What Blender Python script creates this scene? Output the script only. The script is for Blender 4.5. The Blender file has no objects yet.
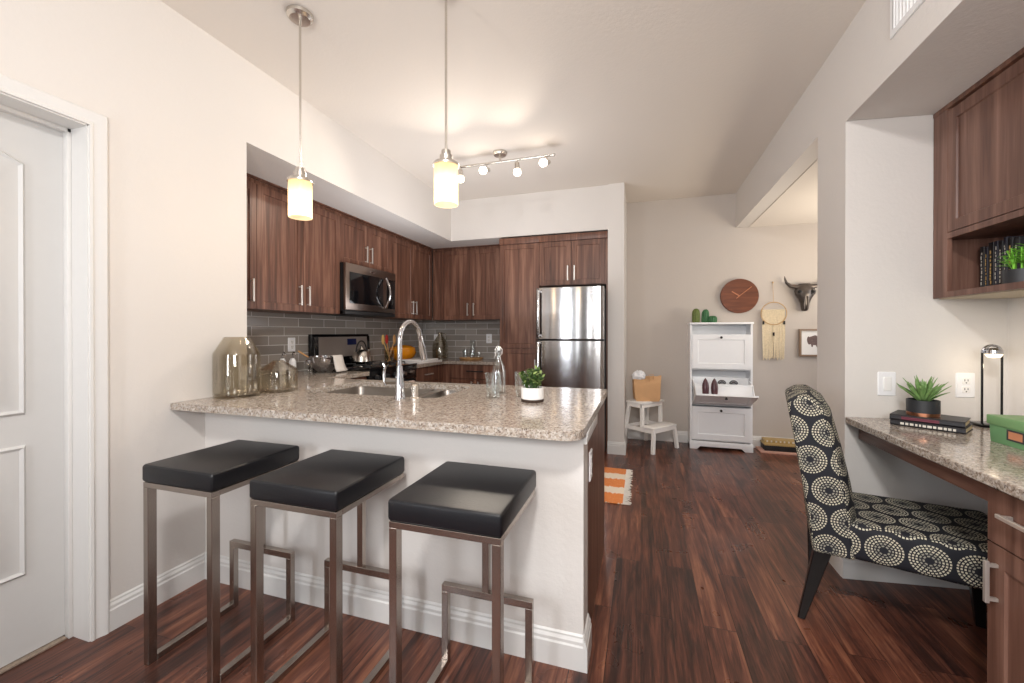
import bpy, bmesh, math, random
from mathutils import Vector, Matrix
random.seed(7)
R = math.radians
PI = math.pi
SC = bpy.context.scene
COL = SC.collection

# ------------------------------------------------------------------ camera
cam_d = bpy.data.cameras.new('camera')
cam = bpy.data.objects.new('camera', cam_d)
COL.objects.link(cam)
cam.location = (0, 0, 1.225)
cam.rotation_euler = (R(90 - 0.2), 0, R(17.5))
cam_d.sensor_fit = 'HORIZONTAL'
cam_d.sensor_width = 36
cam_d.lens = 36 * 410.0 / 1024
cam_d.shift_x = 0
cam_d.shift_y = (334.6 - 341.5) / 1024.0
cam_d.clip_start = 0.02
SC.camera = cam

# ------------------------------------------------------------------ world, lights, exposure
w = bpy.data.worlds.new('world')
SC.world = w
w.use_nodes = True
w.node_tree.nodes['Background'].inputs[0].default_value = (1.0, 0.98, 0.965, 1)
w.node_tree.nodes['Background'].inputs[1].default_value = 0.15
SC.view_settings.view_transform = 'Standard'
SC.view_settings.look = 'None'
SC.view_settings.exposure = 0.0
SC.view_settings.gamma = 1.0
SC.view_settings.use_curve_mapping = False
SC.cycles.use_denoising = True
SC.cycles.max_bounces = 8
SC.cycles.diffuse_bounces = 5
SC.cycles.glossy_bounces = 4
SC.cycles.transmission_bounces = 8
SC.cycles.transparent_max_bounces = 12
SC.cycles.sample_clamp_indirect = 6
SC.cycles.caustics_reflective = False
SC.cycles.caustics_refractive = False


def area(name, loc, target, sx, sy, power, color):
    d = bpy.data.lights.new(name, 'AREA')
    d.shape = 'RECTANGLE'
    d.size = sx
    d.size_y = sy
    d.energy = power
    d.color = color
    o = bpy.data.objects.new(name, d)
    COL.objects.link(o)
    o.location = loc
    v = Vector(target) - Vector(loc)
    o.rotation_euler = v.to_track_quat('-Z', 'Y').to_euler()
    return o


def point(name, loc, power, color, r=0.03):
    d = bpy.data.lights.new(name, 'POINT')
    d.energy = power
    d.color = color
    d.shadow_soft_size = r
    o = bpy.data.objects.new(name, d)
    COL.objects.link(o)
    o.location = loc
    return o


area('flash_light', (-0.42, -0.12, 1.45), (0.5, 2.6, 1.0), 0.16, 0.16, 3.0, (1.0, 0.985, 0.97))
area('living_ceiling_light', (0.0, -0.35, 2.66), (-0.2, 1.2, 0), 0.22, 0.22, 44, (1.0, 0.99, 0.98))
area('window_light_cool', (-1.6, -0.7, 1.45), (1.1, 2.5, 1.25), 0.3, 0.9, 20, (0.88, 0.93, 1.0))
area('added_living_fill', (0.3, -1.0, 1.7), (0.2, 0.6, 2.74), 0.7, 0.7, 50, (1.0, 0.99, 0.975))  # added upward fill behind the camera, no real fixture; bounces off the ceiling
area('added_kitchen_fill', (-1.35, 3.1, 1.35), (-1.5, 3.1, 2.7), 1.0, 1.0, 17, (0.96, 0.97, 1.0))  # no lamp stands here: unseen fill added to lift ceiling and soffit underside
area('added_hall_side_fill', (2.9, 4.0, 1.6), (0.9, 4.6, 1.0), 1.2, 1.4, 22, (0.96, 0.98, 1.0))  # added side fill, no known window; brightens the shoe cabinet area
area('added_hall_ceiling_fill', (2.1, 3.9, 1.4), (1.7, 4.1, 2.36), 0.6, 0.6, 16, (1.0, 0.88, 0.70))  # added fill aimed up to brighten the hall ceiling, not a fixture
for lx_, lw_, lp in ((-1.8, 0.08, 4), (-1.3, 0.14, 7), (-0.5, 0.07, 4), (0.9, 0.10, 5)):
    area('added_streak_strip', (lx_, -2.6, 1.4), (lx_ + 0.3, 4.0, 1.3), lw_, 2.5, lp, (0.95, 0.98, 1.0))  # unseen strips added for vertical streaks on the fridge, not windows

# ------------------------------------------------------------------ materials
M = {}


def srgb(r, g, b):
    f = lambda c: (c / 255 / 12.92) if c / 255 <= 0.04045 else ((c / 255 + 0.055) / 1.055) ** 2.4
    return (f(r), f(g), f(b), 1)


class NT:
    def __init__(s, name):
        s.m = bpy.data.materials.new(name)
        s.m.use_nodes = True
        s.t = s.m.node_tree
        s.b = s.t.nodes['Principled BSDF']
        s.out = s.t.nodes['Material Output']
        M[name] = s.m

    def n(s, typ, **kw):
        nd = s.t.nodes.new(typ)
        for k, v in kw.items():
            setattr(nd, k, v)
        return nd

    def l(s, a, b):
        s.t.links.new(a, b)

    def m_(s, op, a, b=None, c=None):
        nd = s.n('ShaderNodeMath', operation=op)
        for i, v in enumerate((a, b, c)):
            if v is None:
                continue
            if isinstance(v, (int, float)):
                nd.inputs[i].default_value = v
            else:
                s.l(v, nd.inputs[i])
        return nd.outputs[0]

    def mix(s, f, a, b):
        nd = s.n('ShaderNodeMix', data_type='RGBA')
        for i, v in ((0, f), (6, a), (7, b)):
            if isinstance(v, (int, float)):
                nd.inputs[i].default_value = v
            elif isinstance(v, tuple):
                nd.inputs[i].default_value = v
            else:
                s.l(v, nd.inputs[i])
        return nd.outputs[2]

    def pos(s, scale=(1, 1, 1), kind='world'):
        if kind == 'world':
            src = s.n('ShaderNodeNewGeometry').outputs['Position']
        else:
            src = s.n('ShaderNodeTexCoord').outputs['Object']
        mp = s.n('ShaderNodeMapping')
        mp.inputs['Scale'].default_value = scale
        s.l(src, mp.inputs[0])
        return mp.outputs[0]

    def noise(s, vec, scale, detail=3, rough=0.5, dist=0.0):
        nd = s.n('ShaderNodeTexNoise')
        nd.inputs['Scale'].default_value = scale
        nd.inputs['Detail'].default_value = detail
        nd.inputs['Roughness'].default_value = rough
        nd.inputs['Distortion'].default_value = dist
        s.l(vec, nd.inputs['Vector'])
        return nd.outputs[0]

    def ramp(s, f, stops):
        nd = s.n('ShaderNodeValToRGB')
        e = nd.color_ramp.elements
        while len(e) < len(stops):
            e.new(0.5)
        for i, (p, c) in enumerate(stops):
            e[i].position = p
            e[i].color = c
        s.l(f, nd.inputs[0])
        return nd.outputs[0]

    def bump(s, h, strength, dist=0.01):
        nd = s.n('ShaderNodeBump')
        nd.inputs['Strength'].default_value = strength
        nd.inputs['Distance'].default_value = dist
        s.l(h, nd.inputs['Height'])
        s.l(nd.outputs[0], s.b.inputs['Normal'])

    def set(s, **kw):
        for k, v in kw.items():
            k = k.replace('_', ' ')
            if isinstance(v, (int, float, tuple)):
                s.b.inputs[k].default_value = v
            else:
                s.l(v, s.b.inputs[k])


def plain(name, col, rough=0.5, metal=0.0, var=0.06, scale=30, spec=0.5, bump=0.0, **kw):
    t = NT(name)
    n = t.noise(t.pos(kind='obj'), scale, 3)
    c2 = tuple(min(1, x * (1 - var * 2)) for x in col[:3]) + (1,)
    c1 = tuple(min(1, x * (1 + var)) for x in col[:3]) + (1,)
    t.set(Base_Color=t.mix(n, c2, c1), Roughness=rough, Metallic=metal)
    t.b.inputs['Specular IOR Level'].default_value = spec
    if bump:
        t.bump(n, bump, 0.003)
    for k, v in kw.items():
        t.b.inputs[k.replace('_', ' ')].default_value = v
    return t


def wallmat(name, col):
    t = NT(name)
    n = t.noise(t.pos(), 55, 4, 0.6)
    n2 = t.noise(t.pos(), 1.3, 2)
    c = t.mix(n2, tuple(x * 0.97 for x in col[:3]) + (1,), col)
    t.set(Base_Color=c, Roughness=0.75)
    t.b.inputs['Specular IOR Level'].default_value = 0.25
    t.bump(n, 0.12, 0.01)


wallmat('wall_paint', srgb(219, 214, 209))
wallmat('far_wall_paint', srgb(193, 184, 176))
wallmat('ceiling_paint', srgb(226, 218, 209))
wallmat('niche_paint', srgb(232, 228, 224))
plain('trim_white', srgb(220, 218, 215), 0.4, var=0.01, spec=0.4)
plain('door_white', srgb(206, 205, 203), 0.42, var=0.01, spec=0.4)

# dark wood floor, planks along Y
t = NT('floor_wood')
geo = t.n('ShaderNodeNewGeometry').outputs['Position']
sx = t.n('ShaderNodeSeparateXYZ'); t.l(geo, sx.inputs[0])
cb = t.n('ShaderNodeCombineXYZ'); t.l(sx.outputs[1], cb.inputs[0]); t.l(sx.outputs[0], cb.inputs[1])
br = t.n('ShaderNodeTexBrick', offset=0.37)
br.inputs['Scale'].default_value = 1.0
br.inputs['Brick Width'].default_value = 1.15
br.inputs['Row Height'].default_value = 0.125
br.inputs['Mortar Size'].default_value = 0.0016
br.inputs['Color1'].default_value = (0, 0, 0, 1)
br.inputs['Color2'].default_value = (1, 1, 1, 1)
br.inputs['Mortar'].default_value = (0.5, 0.5, 0.5, 1)
t.l(cb.outputs[0], br.inputs['Vector'])
plankv = t.m_('MULTIPLY', br.outputs['Color'], 1.0)
off = t.m_('MULTIPLY', br.outputs['Color'], 9.0)
cb2 = t.n('ShaderNodeCombineXYZ')
t.l(t.m_('MULTIPLY', sx.outputs[0], 26.0), cb2.inputs[0])
t.l(t.m_('ADD', t.m_('MULTIPLY', sx.outputs[1], 2.0), off), cb2.inputs[1])
t.l(off, cb2.inputs[2])
g1 = t.noise(cb2.outputs[0], 1.0, 6, 0.62, 0.8)
g2 = t.noise(cb2.outputs[0], 3.2, 4, 0.6)
cb3 = t.n('ShaderNodeCombineXYZ')
t.l(t.m_('MULTIPLY', sx.outputs[0], 150.0), cb3.inputs[0])
t.l(t.m_('ADD', t.m_('MULTIPLY', sx.outputs[1], 5.0), off), cb3.inputs[1])
g3 = t.noise(cb3.outputs[0], 1.0, 3, 0.6)
g = t.m_('ADD', t.m_('MULTIPLY', g1, 0.62), t.m_('MULTIPLY', plankv, 0.12))
g = t.m_('ADD', g, t.m_('ADD', t.m_('MULTIPLY', g2, 0.16), t.m_('MULTIPLY', g3, 0.22)))
colr = t.ramp(g, [(0.38, srgb(26, 17, 16)), (0.49, srgb(64, 37, 30)), (0.6, srgb(102, 60, 46)), (0.78, srgb(158, 106, 80))])
colr = t.mix(t.m_('MULTIPLY', br.outputs['Fac'], 0.8), colr, srgb(22, 13, 12))
rn = t.noise(t.pos(), 5, 3)
t.set(Base_Color=colr, Roughness=t.m_('ADD', t.m_('MULTIPLY', rn, 0.2), 0.2))
t.b.inputs['Specular IOR Level'].default_value = 0.5
t.bump(t.m_('SUBTRACT', t.m_('MULTIPLY', g1, 0.5), br.outputs['Fac']), 0.25, 0.004)


def woodmat(name, c1, c2, c3, vec_scale=(22, 22, 1.1), rough=0.4):
    t = NT(name)
    v = t.pos(vec_scale)
    a = t.noise(v, 1.0, 5, 0.6, 0.6)
    b = t.noise(t.pos((vec_scale[0] * 7, vec_scale[1] * 7, vec_scale[2] * 4)), 1.0, 2)
    f = t.m_('ADD', t.m_('MULTIPLY', a, 0.85), t.m_('MULTIPLY', b, 0.15))
    t.set(Base_Color=t.ramp(f, [(0.3, c1), (0.5, c2), (0.7, c3)]), Roughness=rough)
    t.b.inputs['Specular IOR Level'].default_value = 0.4
    t.bump(b, 0.08, 0.002)


woodmat('cabinet_wood', srgb(64, 41, 32), srgb(108, 72, 57), srgb(152, 112, 92))
woodmat('desk_wood', srgb(78, 51, 42), srgb(108, 76, 64), srgb(138, 104, 90))
woodmat('desk_wood_across', srgb(78, 51, 42), srgb(108, 76, 64), srgb(138, 104, 90), (22, 1.2, 22))
woodmat('clock_wood', srgb(84, 45, 27), srgb(108, 60, 38), srgb(128, 74, 48), (3, 3, 40))
woodmat('light_wood', srgb(176, 128, 80), srgb(200, 152, 100), srgb(220, 176, 124), (30, 30, 8))
woodmat('cabinet_shelf_wood', srgb(88, 58, 48), srgb(116, 82, 68), srgb(140, 102, 86), (3, 3, 30))
plain('cabinet_underside', srgb(196, 182, 160), 0.6)

# granite
t = NT('granite')
v = t.pos()
vo = t.n('ShaderNodeTexVoronoi'); vo.inputs['Scale'].default_value = 115; t.l(v, vo.inputs['Vector'])
sc_ = t.n('ShaderNodeSeparateColor'); t.l(vo.outputs['Color'], sc_.inputs[0])
vo2 = t.n('ShaderNodeTexVoronoi'); vo2.inputs['Scale'].default_value = 210; t.l(v, vo2.inputs['Vector'])
sc2 = t.n('ShaderNodeSeparateColor'); t.l(vo2.outputs['Color'], sc2.inputs[0])
ca = t.ramp(sc_.outputs[0], [(0.0, srgb(96, 80, 70)), (0.2, srgb(160, 136, 116)), (0.5, srgb(184, 170, 154)), (0.8, srgb(220, 212, 202)), (1.0, srgb(136, 130, 128))])
cb_ = t.ramp(sc2.outputs[1], [(0.0, srgb(50, 42, 40)), (0.2, srgb(104, 84, 74)), (0.42, srgb(186, 172, 156)), (1.0, srgb(226, 218, 208))])
big = t.noise(v, 6, 3)
c = t.mix(0.45, ca, cb_)
c = t.mix(t.m_('MULTIPLY', big, 0.25), c, srgb(170, 140, 112))
hs = t.n('ShaderNodeHueSaturation'); hs.inputs['Saturation'].default_value = 0.85; hs.inputs['Value'].default_value = 0.84; t.l(c, hs.inputs['Color'])
t.set(Base_Color=hs.outputs[0], Roughness=0.12)
t.b.inputs['Specular IOR Level'].default_value = 0.5

# backsplash tile, running bond, 0.30 x 0.0757
for nm, ax in (('tile_left', 1), ('tile_back', 0)):
    t = NT(nm)
    geo = t.n('ShaderNodeNewGeometry').outputs['Position']
    sx = t.n('ShaderNodeSeparateXYZ'); t.l(geo, sx.inputs[0])
    cbn = t.n('ShaderNodeCombineXYZ'); t.l(t.m_('ADD', sx.outputs[ax], 10.0 + (0.06 if ax else 0.0)), cbn.inputs[0]); t.l(t.m_('SUBTRACT', sx.outputs[2], 0.9), cbn.inputs[1])
    br = t.n('ShaderNodeTexBrick', offset=0.5)
    br.inputs['Scale'].default_value = 1.0
    br.inputs['Brick Width'].default_value = 0.30
    br.inputs['Row Height'].default_value = 0.0757
    br.inputs['Mortar Size'].default_value = 0.0035
    br.inputs['Mortar Smooth'].default_value = 0.2
    br.inputs['Color1'].default_value = srgb(138, 131, 125)
    br.inputs['Color2'].default_value = srgb(162, 154, 147)
    br.inputs['Mortar'].default_value = srgb(206, 202, 198)
    t.l(cbn.outputs[0], br.inputs['Vector'])
    t.set(Base_Color=br.outputs['Color'], Roughness=0.16)
    t.bump(t.m_('SUBTRACT', 1.0, br.outputs['Fac']), 0.5, 0.003)

# metals
t = NT('brushed_steel')
v = t.pos((2, 2, 220))
a = t.noise(v, 1.0, 2)
t.set(Base_Color=t.mix(a, srgb(166, 164, 164), srgb(196, 194, 194)), Metallic=1.0, Roughness=0.16)
t.b.inputs['Anisotropic'].default_value = 0.85
t.b.inputs['Anisotropic Rotation'].default_value = 0.25
plain('handle_metal', srgb(226, 222, 216), 0.3, 0.75, var=0.02)
plain('label_copper', srgb(206, 140, 104), 0.5, 0.1)
plain('nickel', srgb(212, 206, 198), 0.26, 1.0, var=0.03)
plain('stool_metal', srgb(176, 166, 158), 0.27, 1.0, var=0.05, scale=12)
plain('chrome', srgb(200, 200, 204), 0.08, 1.0, var=0.0)
plain('sink_steel', srgb(136, 130, 124), 0.34, 1.0, var=0.03)
plain('panel_steel', srgb(150, 140, 134), 0.4, 0.35, var=0.03)
plain('micro_steel', srgb(146, 132, 124), 0.3, 1.0, var=0.03)
plain('copper', srgb(205, 140, 108), 0.3, 1.0, var=0.03)
plain('black_gloss', srgb(14, 14, 16), 0.08, var=0.0)
plain('black_matte', srgb(24, 24, 26), 0.5)
plain('black_wood', srgb(16, 14, 14), 0.3)
plain('dark_gap', srgb(10, 9, 9), 0.8)
plain('leather', srgb(17, 17, 21), 0.4, var=0.08, scale=160, bump=0.12, spec=0.4)
plain('white_plastic', srgb(238, 238, 240), 0.35, var=0.0)
plain('white_lacquer', srgb(240, 241, 243), 0.35, var=0.01)
plain('white_paint_wood', srgb(244, 241, 237), 0.5, var=0.02)
plain('ceramic_white', srgb(240, 238, 236), 0.25, var=0.01)
plain('slot_dark', srgb(60, 58, 60), 0.5)
plain('display_blue', srgb(24, 32, 74), 0.2)
plain('cloth_white', srgb(226, 220, 214), 0.9, var=0.05, scale=60)
plain('cloth_pink', srgb(214, 190, 180), 0.9, var=0.05)
plain('paper_bag', srgb(204, 160, 116), 0.8, var=0.07, scale=12, bump=0.4)
plain('tissue', srgb(238, 238, 240), 0.8, var=0.02)
plain('soil', srgb(60, 44, 34), 0.95)
plain('leaf_green', srgb(70, 104, 46), 0.45, var=0.35, scale=40)
plain('leaf_pale', srgb(140, 160, 92), 0.45, var=0.25, scale=40)
plain('leaf_bright', srgb(132, 200, 70), 0.45, var=0.3, scale=30)
plain('agave_green', srgb(128, 166, 98), 0.45, var=0.3, scale=25)
plain('cactus_a', srgb(104, 118, 58), 0.6, var=0.25, scale=60)
plain('cactus_b', srgb(60, 112, 70), 0.6, var=0.25, scale=60)
plain('pot_black', srgb(40, 41, 44), 0.5)
plain('book_black', srgb(26, 24, 28), 0.45)
plain('book_navy', srgb(30, 30, 44), 0.45)
plain('book_red_label', srgb(96, 24, 44), 0.45)
plain('paper', srgb(214, 196, 158), 0.8)
plain('gold_letter', srgb(206, 168, 104), 0.4)
plain('white_letter', srgb(214, 208, 196), 0.5)
plain('box_green', srgb(110, 158, 110), 0.6, var=0.03)
plain('box_green_lid', srgb(120, 160, 108), 0.6, var=0.03)
plain('shoe_burgundy', srgb(84, 50, 56), 0.35)
plain('shoe_grey', srgb(150, 148, 150), 0.5)
plain('skull_bronze', srgb(92, 84, 80), 0.3, 0.6, var=0.3, scale=20)
plain('rug_fringe', srgb(232, 226, 216), 0.9, var=0.08)
plain('rope_cream', srgb(228, 212, 182), 0.9, var=0.15, scale=90, bump=0.5)
plain('ring_wood', srgb(196, 160, 112), 0.5)
plain('frame_wood', srgb(136, 112, 92), 0.5)
plain('print_paper', srgb(236, 234, 232), 0.7, var=0.01)
plain('print_ink', srgb(118, 98, 96), 0.8, var=0.3, scale=50)
plain('orange_glass', srgb(222, 140, 20), 0.1)
plain('spatula_yellow', srgb(222, 182, 110), 0.5)
plain('spatula_red', srgb(190, 40, 36), 0.4)
plain('pink_cover', srgb(206, 160, 142), 0.5)
plain('gold_cover', srgb(180, 152, 98), 0.5)
plain('marble', srgb(226, 222, 220), 0.3, var=0.08, scale=8)
plain('grille_white', srgb(232, 232, 232), 0.45, var=0.0)
plain('threshold', srgb(160, 142, 126), 0.8, var=0.3, scale=90)


def glassmat(name, col, alpha, rough=0.03):
    """thin clear glass: mostly see-through with a glossy coat"""
    t = NT(name)
    tr = t.n('ShaderNodeBsdfTransparent'); tr.inputs[0].default_value = col
    gl = t.n('ShaderNodeBsdfGlossy'); gl.inputs[0].default_value = (1, 1, 1, 1); gl.inputs[1].default_value = rough
    fr = t.n('ShaderNodeLayerWeight'); fr.inputs[0].default_value = alpha
    mx = t.n('ShaderNodeMixShader')
    nz = t.noise(t.pos(kind='obj'), 18, 2)
    f = t.m_('MINIMUM', t.m_('ADD', fr.outputs['Fresnel'], t.m_('ADD', t.m_('MULTIPLY', nz, 0.05), 0.02)), 0.4)
    t.l(f, mx.inputs[0]); t.l(tr.outputs[0], mx.inputs[1]); t.l(gl.outputs[0], mx.inputs[2])
    t.l(mx.outputs[0], t.out.inputs[0])


glassmat('glass_clear', (0.96, 0.975, 0.975, 1), 0.24)
glassmat('glass_smoky', (0.865, 0.84, 0.785, 1), 0.24)

t = NT('shade_glass')
tr = t.n('ShaderNodeBsdfTransparent'); tr.inputs[0].default_value = (1, 0.93, 0.8, 1)
tl = t.n('ShaderNodeBsdfTranslucent'); tl.inputs[0].default_value = (1, 0.86, 0.66, 1)
em = t.n('ShaderNodeEmission'); em.inputs[0].default_value = (1.0, 0.78, 0.5, 1); em.inputs[1].default_value = 0.34
m1 = t.n('ShaderNodeMixShader'); m1.inputs[0].default_value = 0.5
t.l(tr.outputs[0], m1.inputs[1]); t.l(tl.outputs[0], m1.inputs[2])
ad = t.n('ShaderNodeAddShader'); t.l(m1.outputs[0], ad.inputs[0]); t.l(em.outputs[0], ad.inputs[1])
t.l(ad.outputs[0], t.out.inputs[0])


def emit(name, col, s):
    t = NT(name)
    t.b.inputs['Emission Color'].default_value = col
    t.b.inputs['Emission Strength'].default_value = s
    t.set(Base_Color=col, Roughness=0.4)


emit('bulb_glow', (1.0, 0.84, 0.62, 1), 9)
emit('track_glow', (1.0, 0.9, 0.76, 1), 6)
emit('lamp_glow', (1.0, 0.84, 0.6, 1), 1.6)

# rug
t = NT('rug_weave')
geo = t.n('ShaderNodeNewGeometry').outputs['Position']
sx = t.n('ShaderNodeSeparateXYZ'); t.l(geo, sx.inputs[0])
nz = t.noise(t.pos((60, 14, 1)), 1.0, 3)
yy = t.m_('ADD', t.m_('SUBTRACT', sx.outputs[1], 3.02), t.m_('MULTIPLY', t.m_('SUBTRACT', nz, 0.5), 0.09))
ph = t.m_('FRACT', t.m_('DIVIDE', yy, 0.315))
s1 = t.m_('GREATER_THAN', ph, 0.58)
sp = t.m_('GREATER_THAN', t.noise(t.pos((140, 90, 1)), 1.0, 2), 0.62)
cc = t.mix(s1, srgb(214, 128, 68), srgb(226, 212, 194))
t.set(Base_Color=t.mix(t.m_('MULTIPLY', sp, 0.5), cc, srgb(240, 190, 150)), Roughness=0.95)

# chair upholstery: rings of dashes on near-black
t = NT('ring_fabric')
uvn = t.n('ShaderNodeUVMap'); uvn.uv_map = 'UVMap'
sx = t.n('ShaderNodeSeparateXYZ'); t.l(uvn.outputs[0], sx.inputs[0])
CW, CH = 0.126, 0.119
v = t.m_('DIVIDE', sx.outputs[1], CH)
row = t.m_('FLOOR', v)
odd = t.m_('MODULO', t.m_('ADD', row, 100.0), 2.0)
u = t.m_('ADD', t.m_('DIVIDE', sx.outputs[0], CW), t.m_('MULTIPLY', odd, 0.5))
du = t.m_('MULTIPLY', t.m_('SUBTRACT', t.m_('FRACT', u), 0.5), CW)
dv = t.m_('MULTIPLY', t.m_('SUBTRACT', t.m_('FRACT', v), 0.5), CH)
r_ = t.m_('SQRT', t.m_('ADD', t.m_('MULTIPLY', du, du), t.m_('MULTIPLY', dv, dv)))
th = t.m_('ARCTAN2', dv, du)
RW = 0.0096
ri = t.m_('FLOOR', t.m_('DIVIDE', r_, RW))
rf = t.m_('FRACT', t.m_('DIVIDE', r_, RW))
nd = t.m_('ADD', t.m_('MULTIPLY', ri, 6.0), 2.0)
dash = t.m_('GREATER_THAN', t.m_('SINE', t.m_('MULTIPLY', th, nd)), -0.35)
band = t.m_('GREATER_THAN', rf, 0.42)
inn = t.m_('GREATER_THAN', r_, 0.0125)
outr = t.m_('LESS_THAN', r_, 0.0576)
mask = t.m_('MULTIPLY', t.m_('MULTIPLY', dash, band), t.m_('MULTIPLY', inn, outr))
innergrey = t.m_('LESS_THAN', r_, 0.029)
cream = t.mix(t.m_('MULTIPLY', innergrey, 0.7), srgb(204, 198, 176), srgb(120, 120, 112))
t.set(Base_Color=t.mix(mask, srgb(20, 21, 30), cream), Roughness=0.75)
wv = t.noise(t.pos(kind='obj'), 350, 2)
t.bump(wv, 0.15, 0.002)

# ------------------------------------------------------------------ mesh building


def poly_offset(pts, d):
    n = len(pts)
    out = []
    for i in range(n):
        p0, p1, p2 = Vector(pts[i - 1]), Vector(pts[i]), Vector(pts[(i + 1) % n])
        e1 = (p1 - p0).normalized(); e2 = (p2 - p1).normalized()
        n1 = Vector((-e1.y, e1.x)); n2 = Vector((-e2.y, e2.x))
        b = n1 + n2
        k = d / max(0.35, 1 + n1.dot(n2))
        out.append((p1.x + b.x * k, p1.y + b.y * k))
    return out


def rrect(x0, x1, y0, y1, r, seg=5):
    if isinstance(r, (int, float)):
        r = (r,) * 4
    pts = []
    for (cx, cy, a0, rr) in ((x1, y1, 0, r[2]), (x0, y1, 90, r[3]), (x0, y0, 180, r[0]), (x1, y0, 270, r[1])):
        if rr <= 0:
            pts.append((cx, cy)); continue
        ox = cx - rr if cx == x1 else cx + rr
        oy = cy - rr if cy == y1 else cy + rr
        for k in range(seg + 1):
            a = R(a0 + 90 * k / seg)
            pts.append((ox + rr * math.cos(a), oy + rr * math.sin(a)))
    return pts


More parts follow.
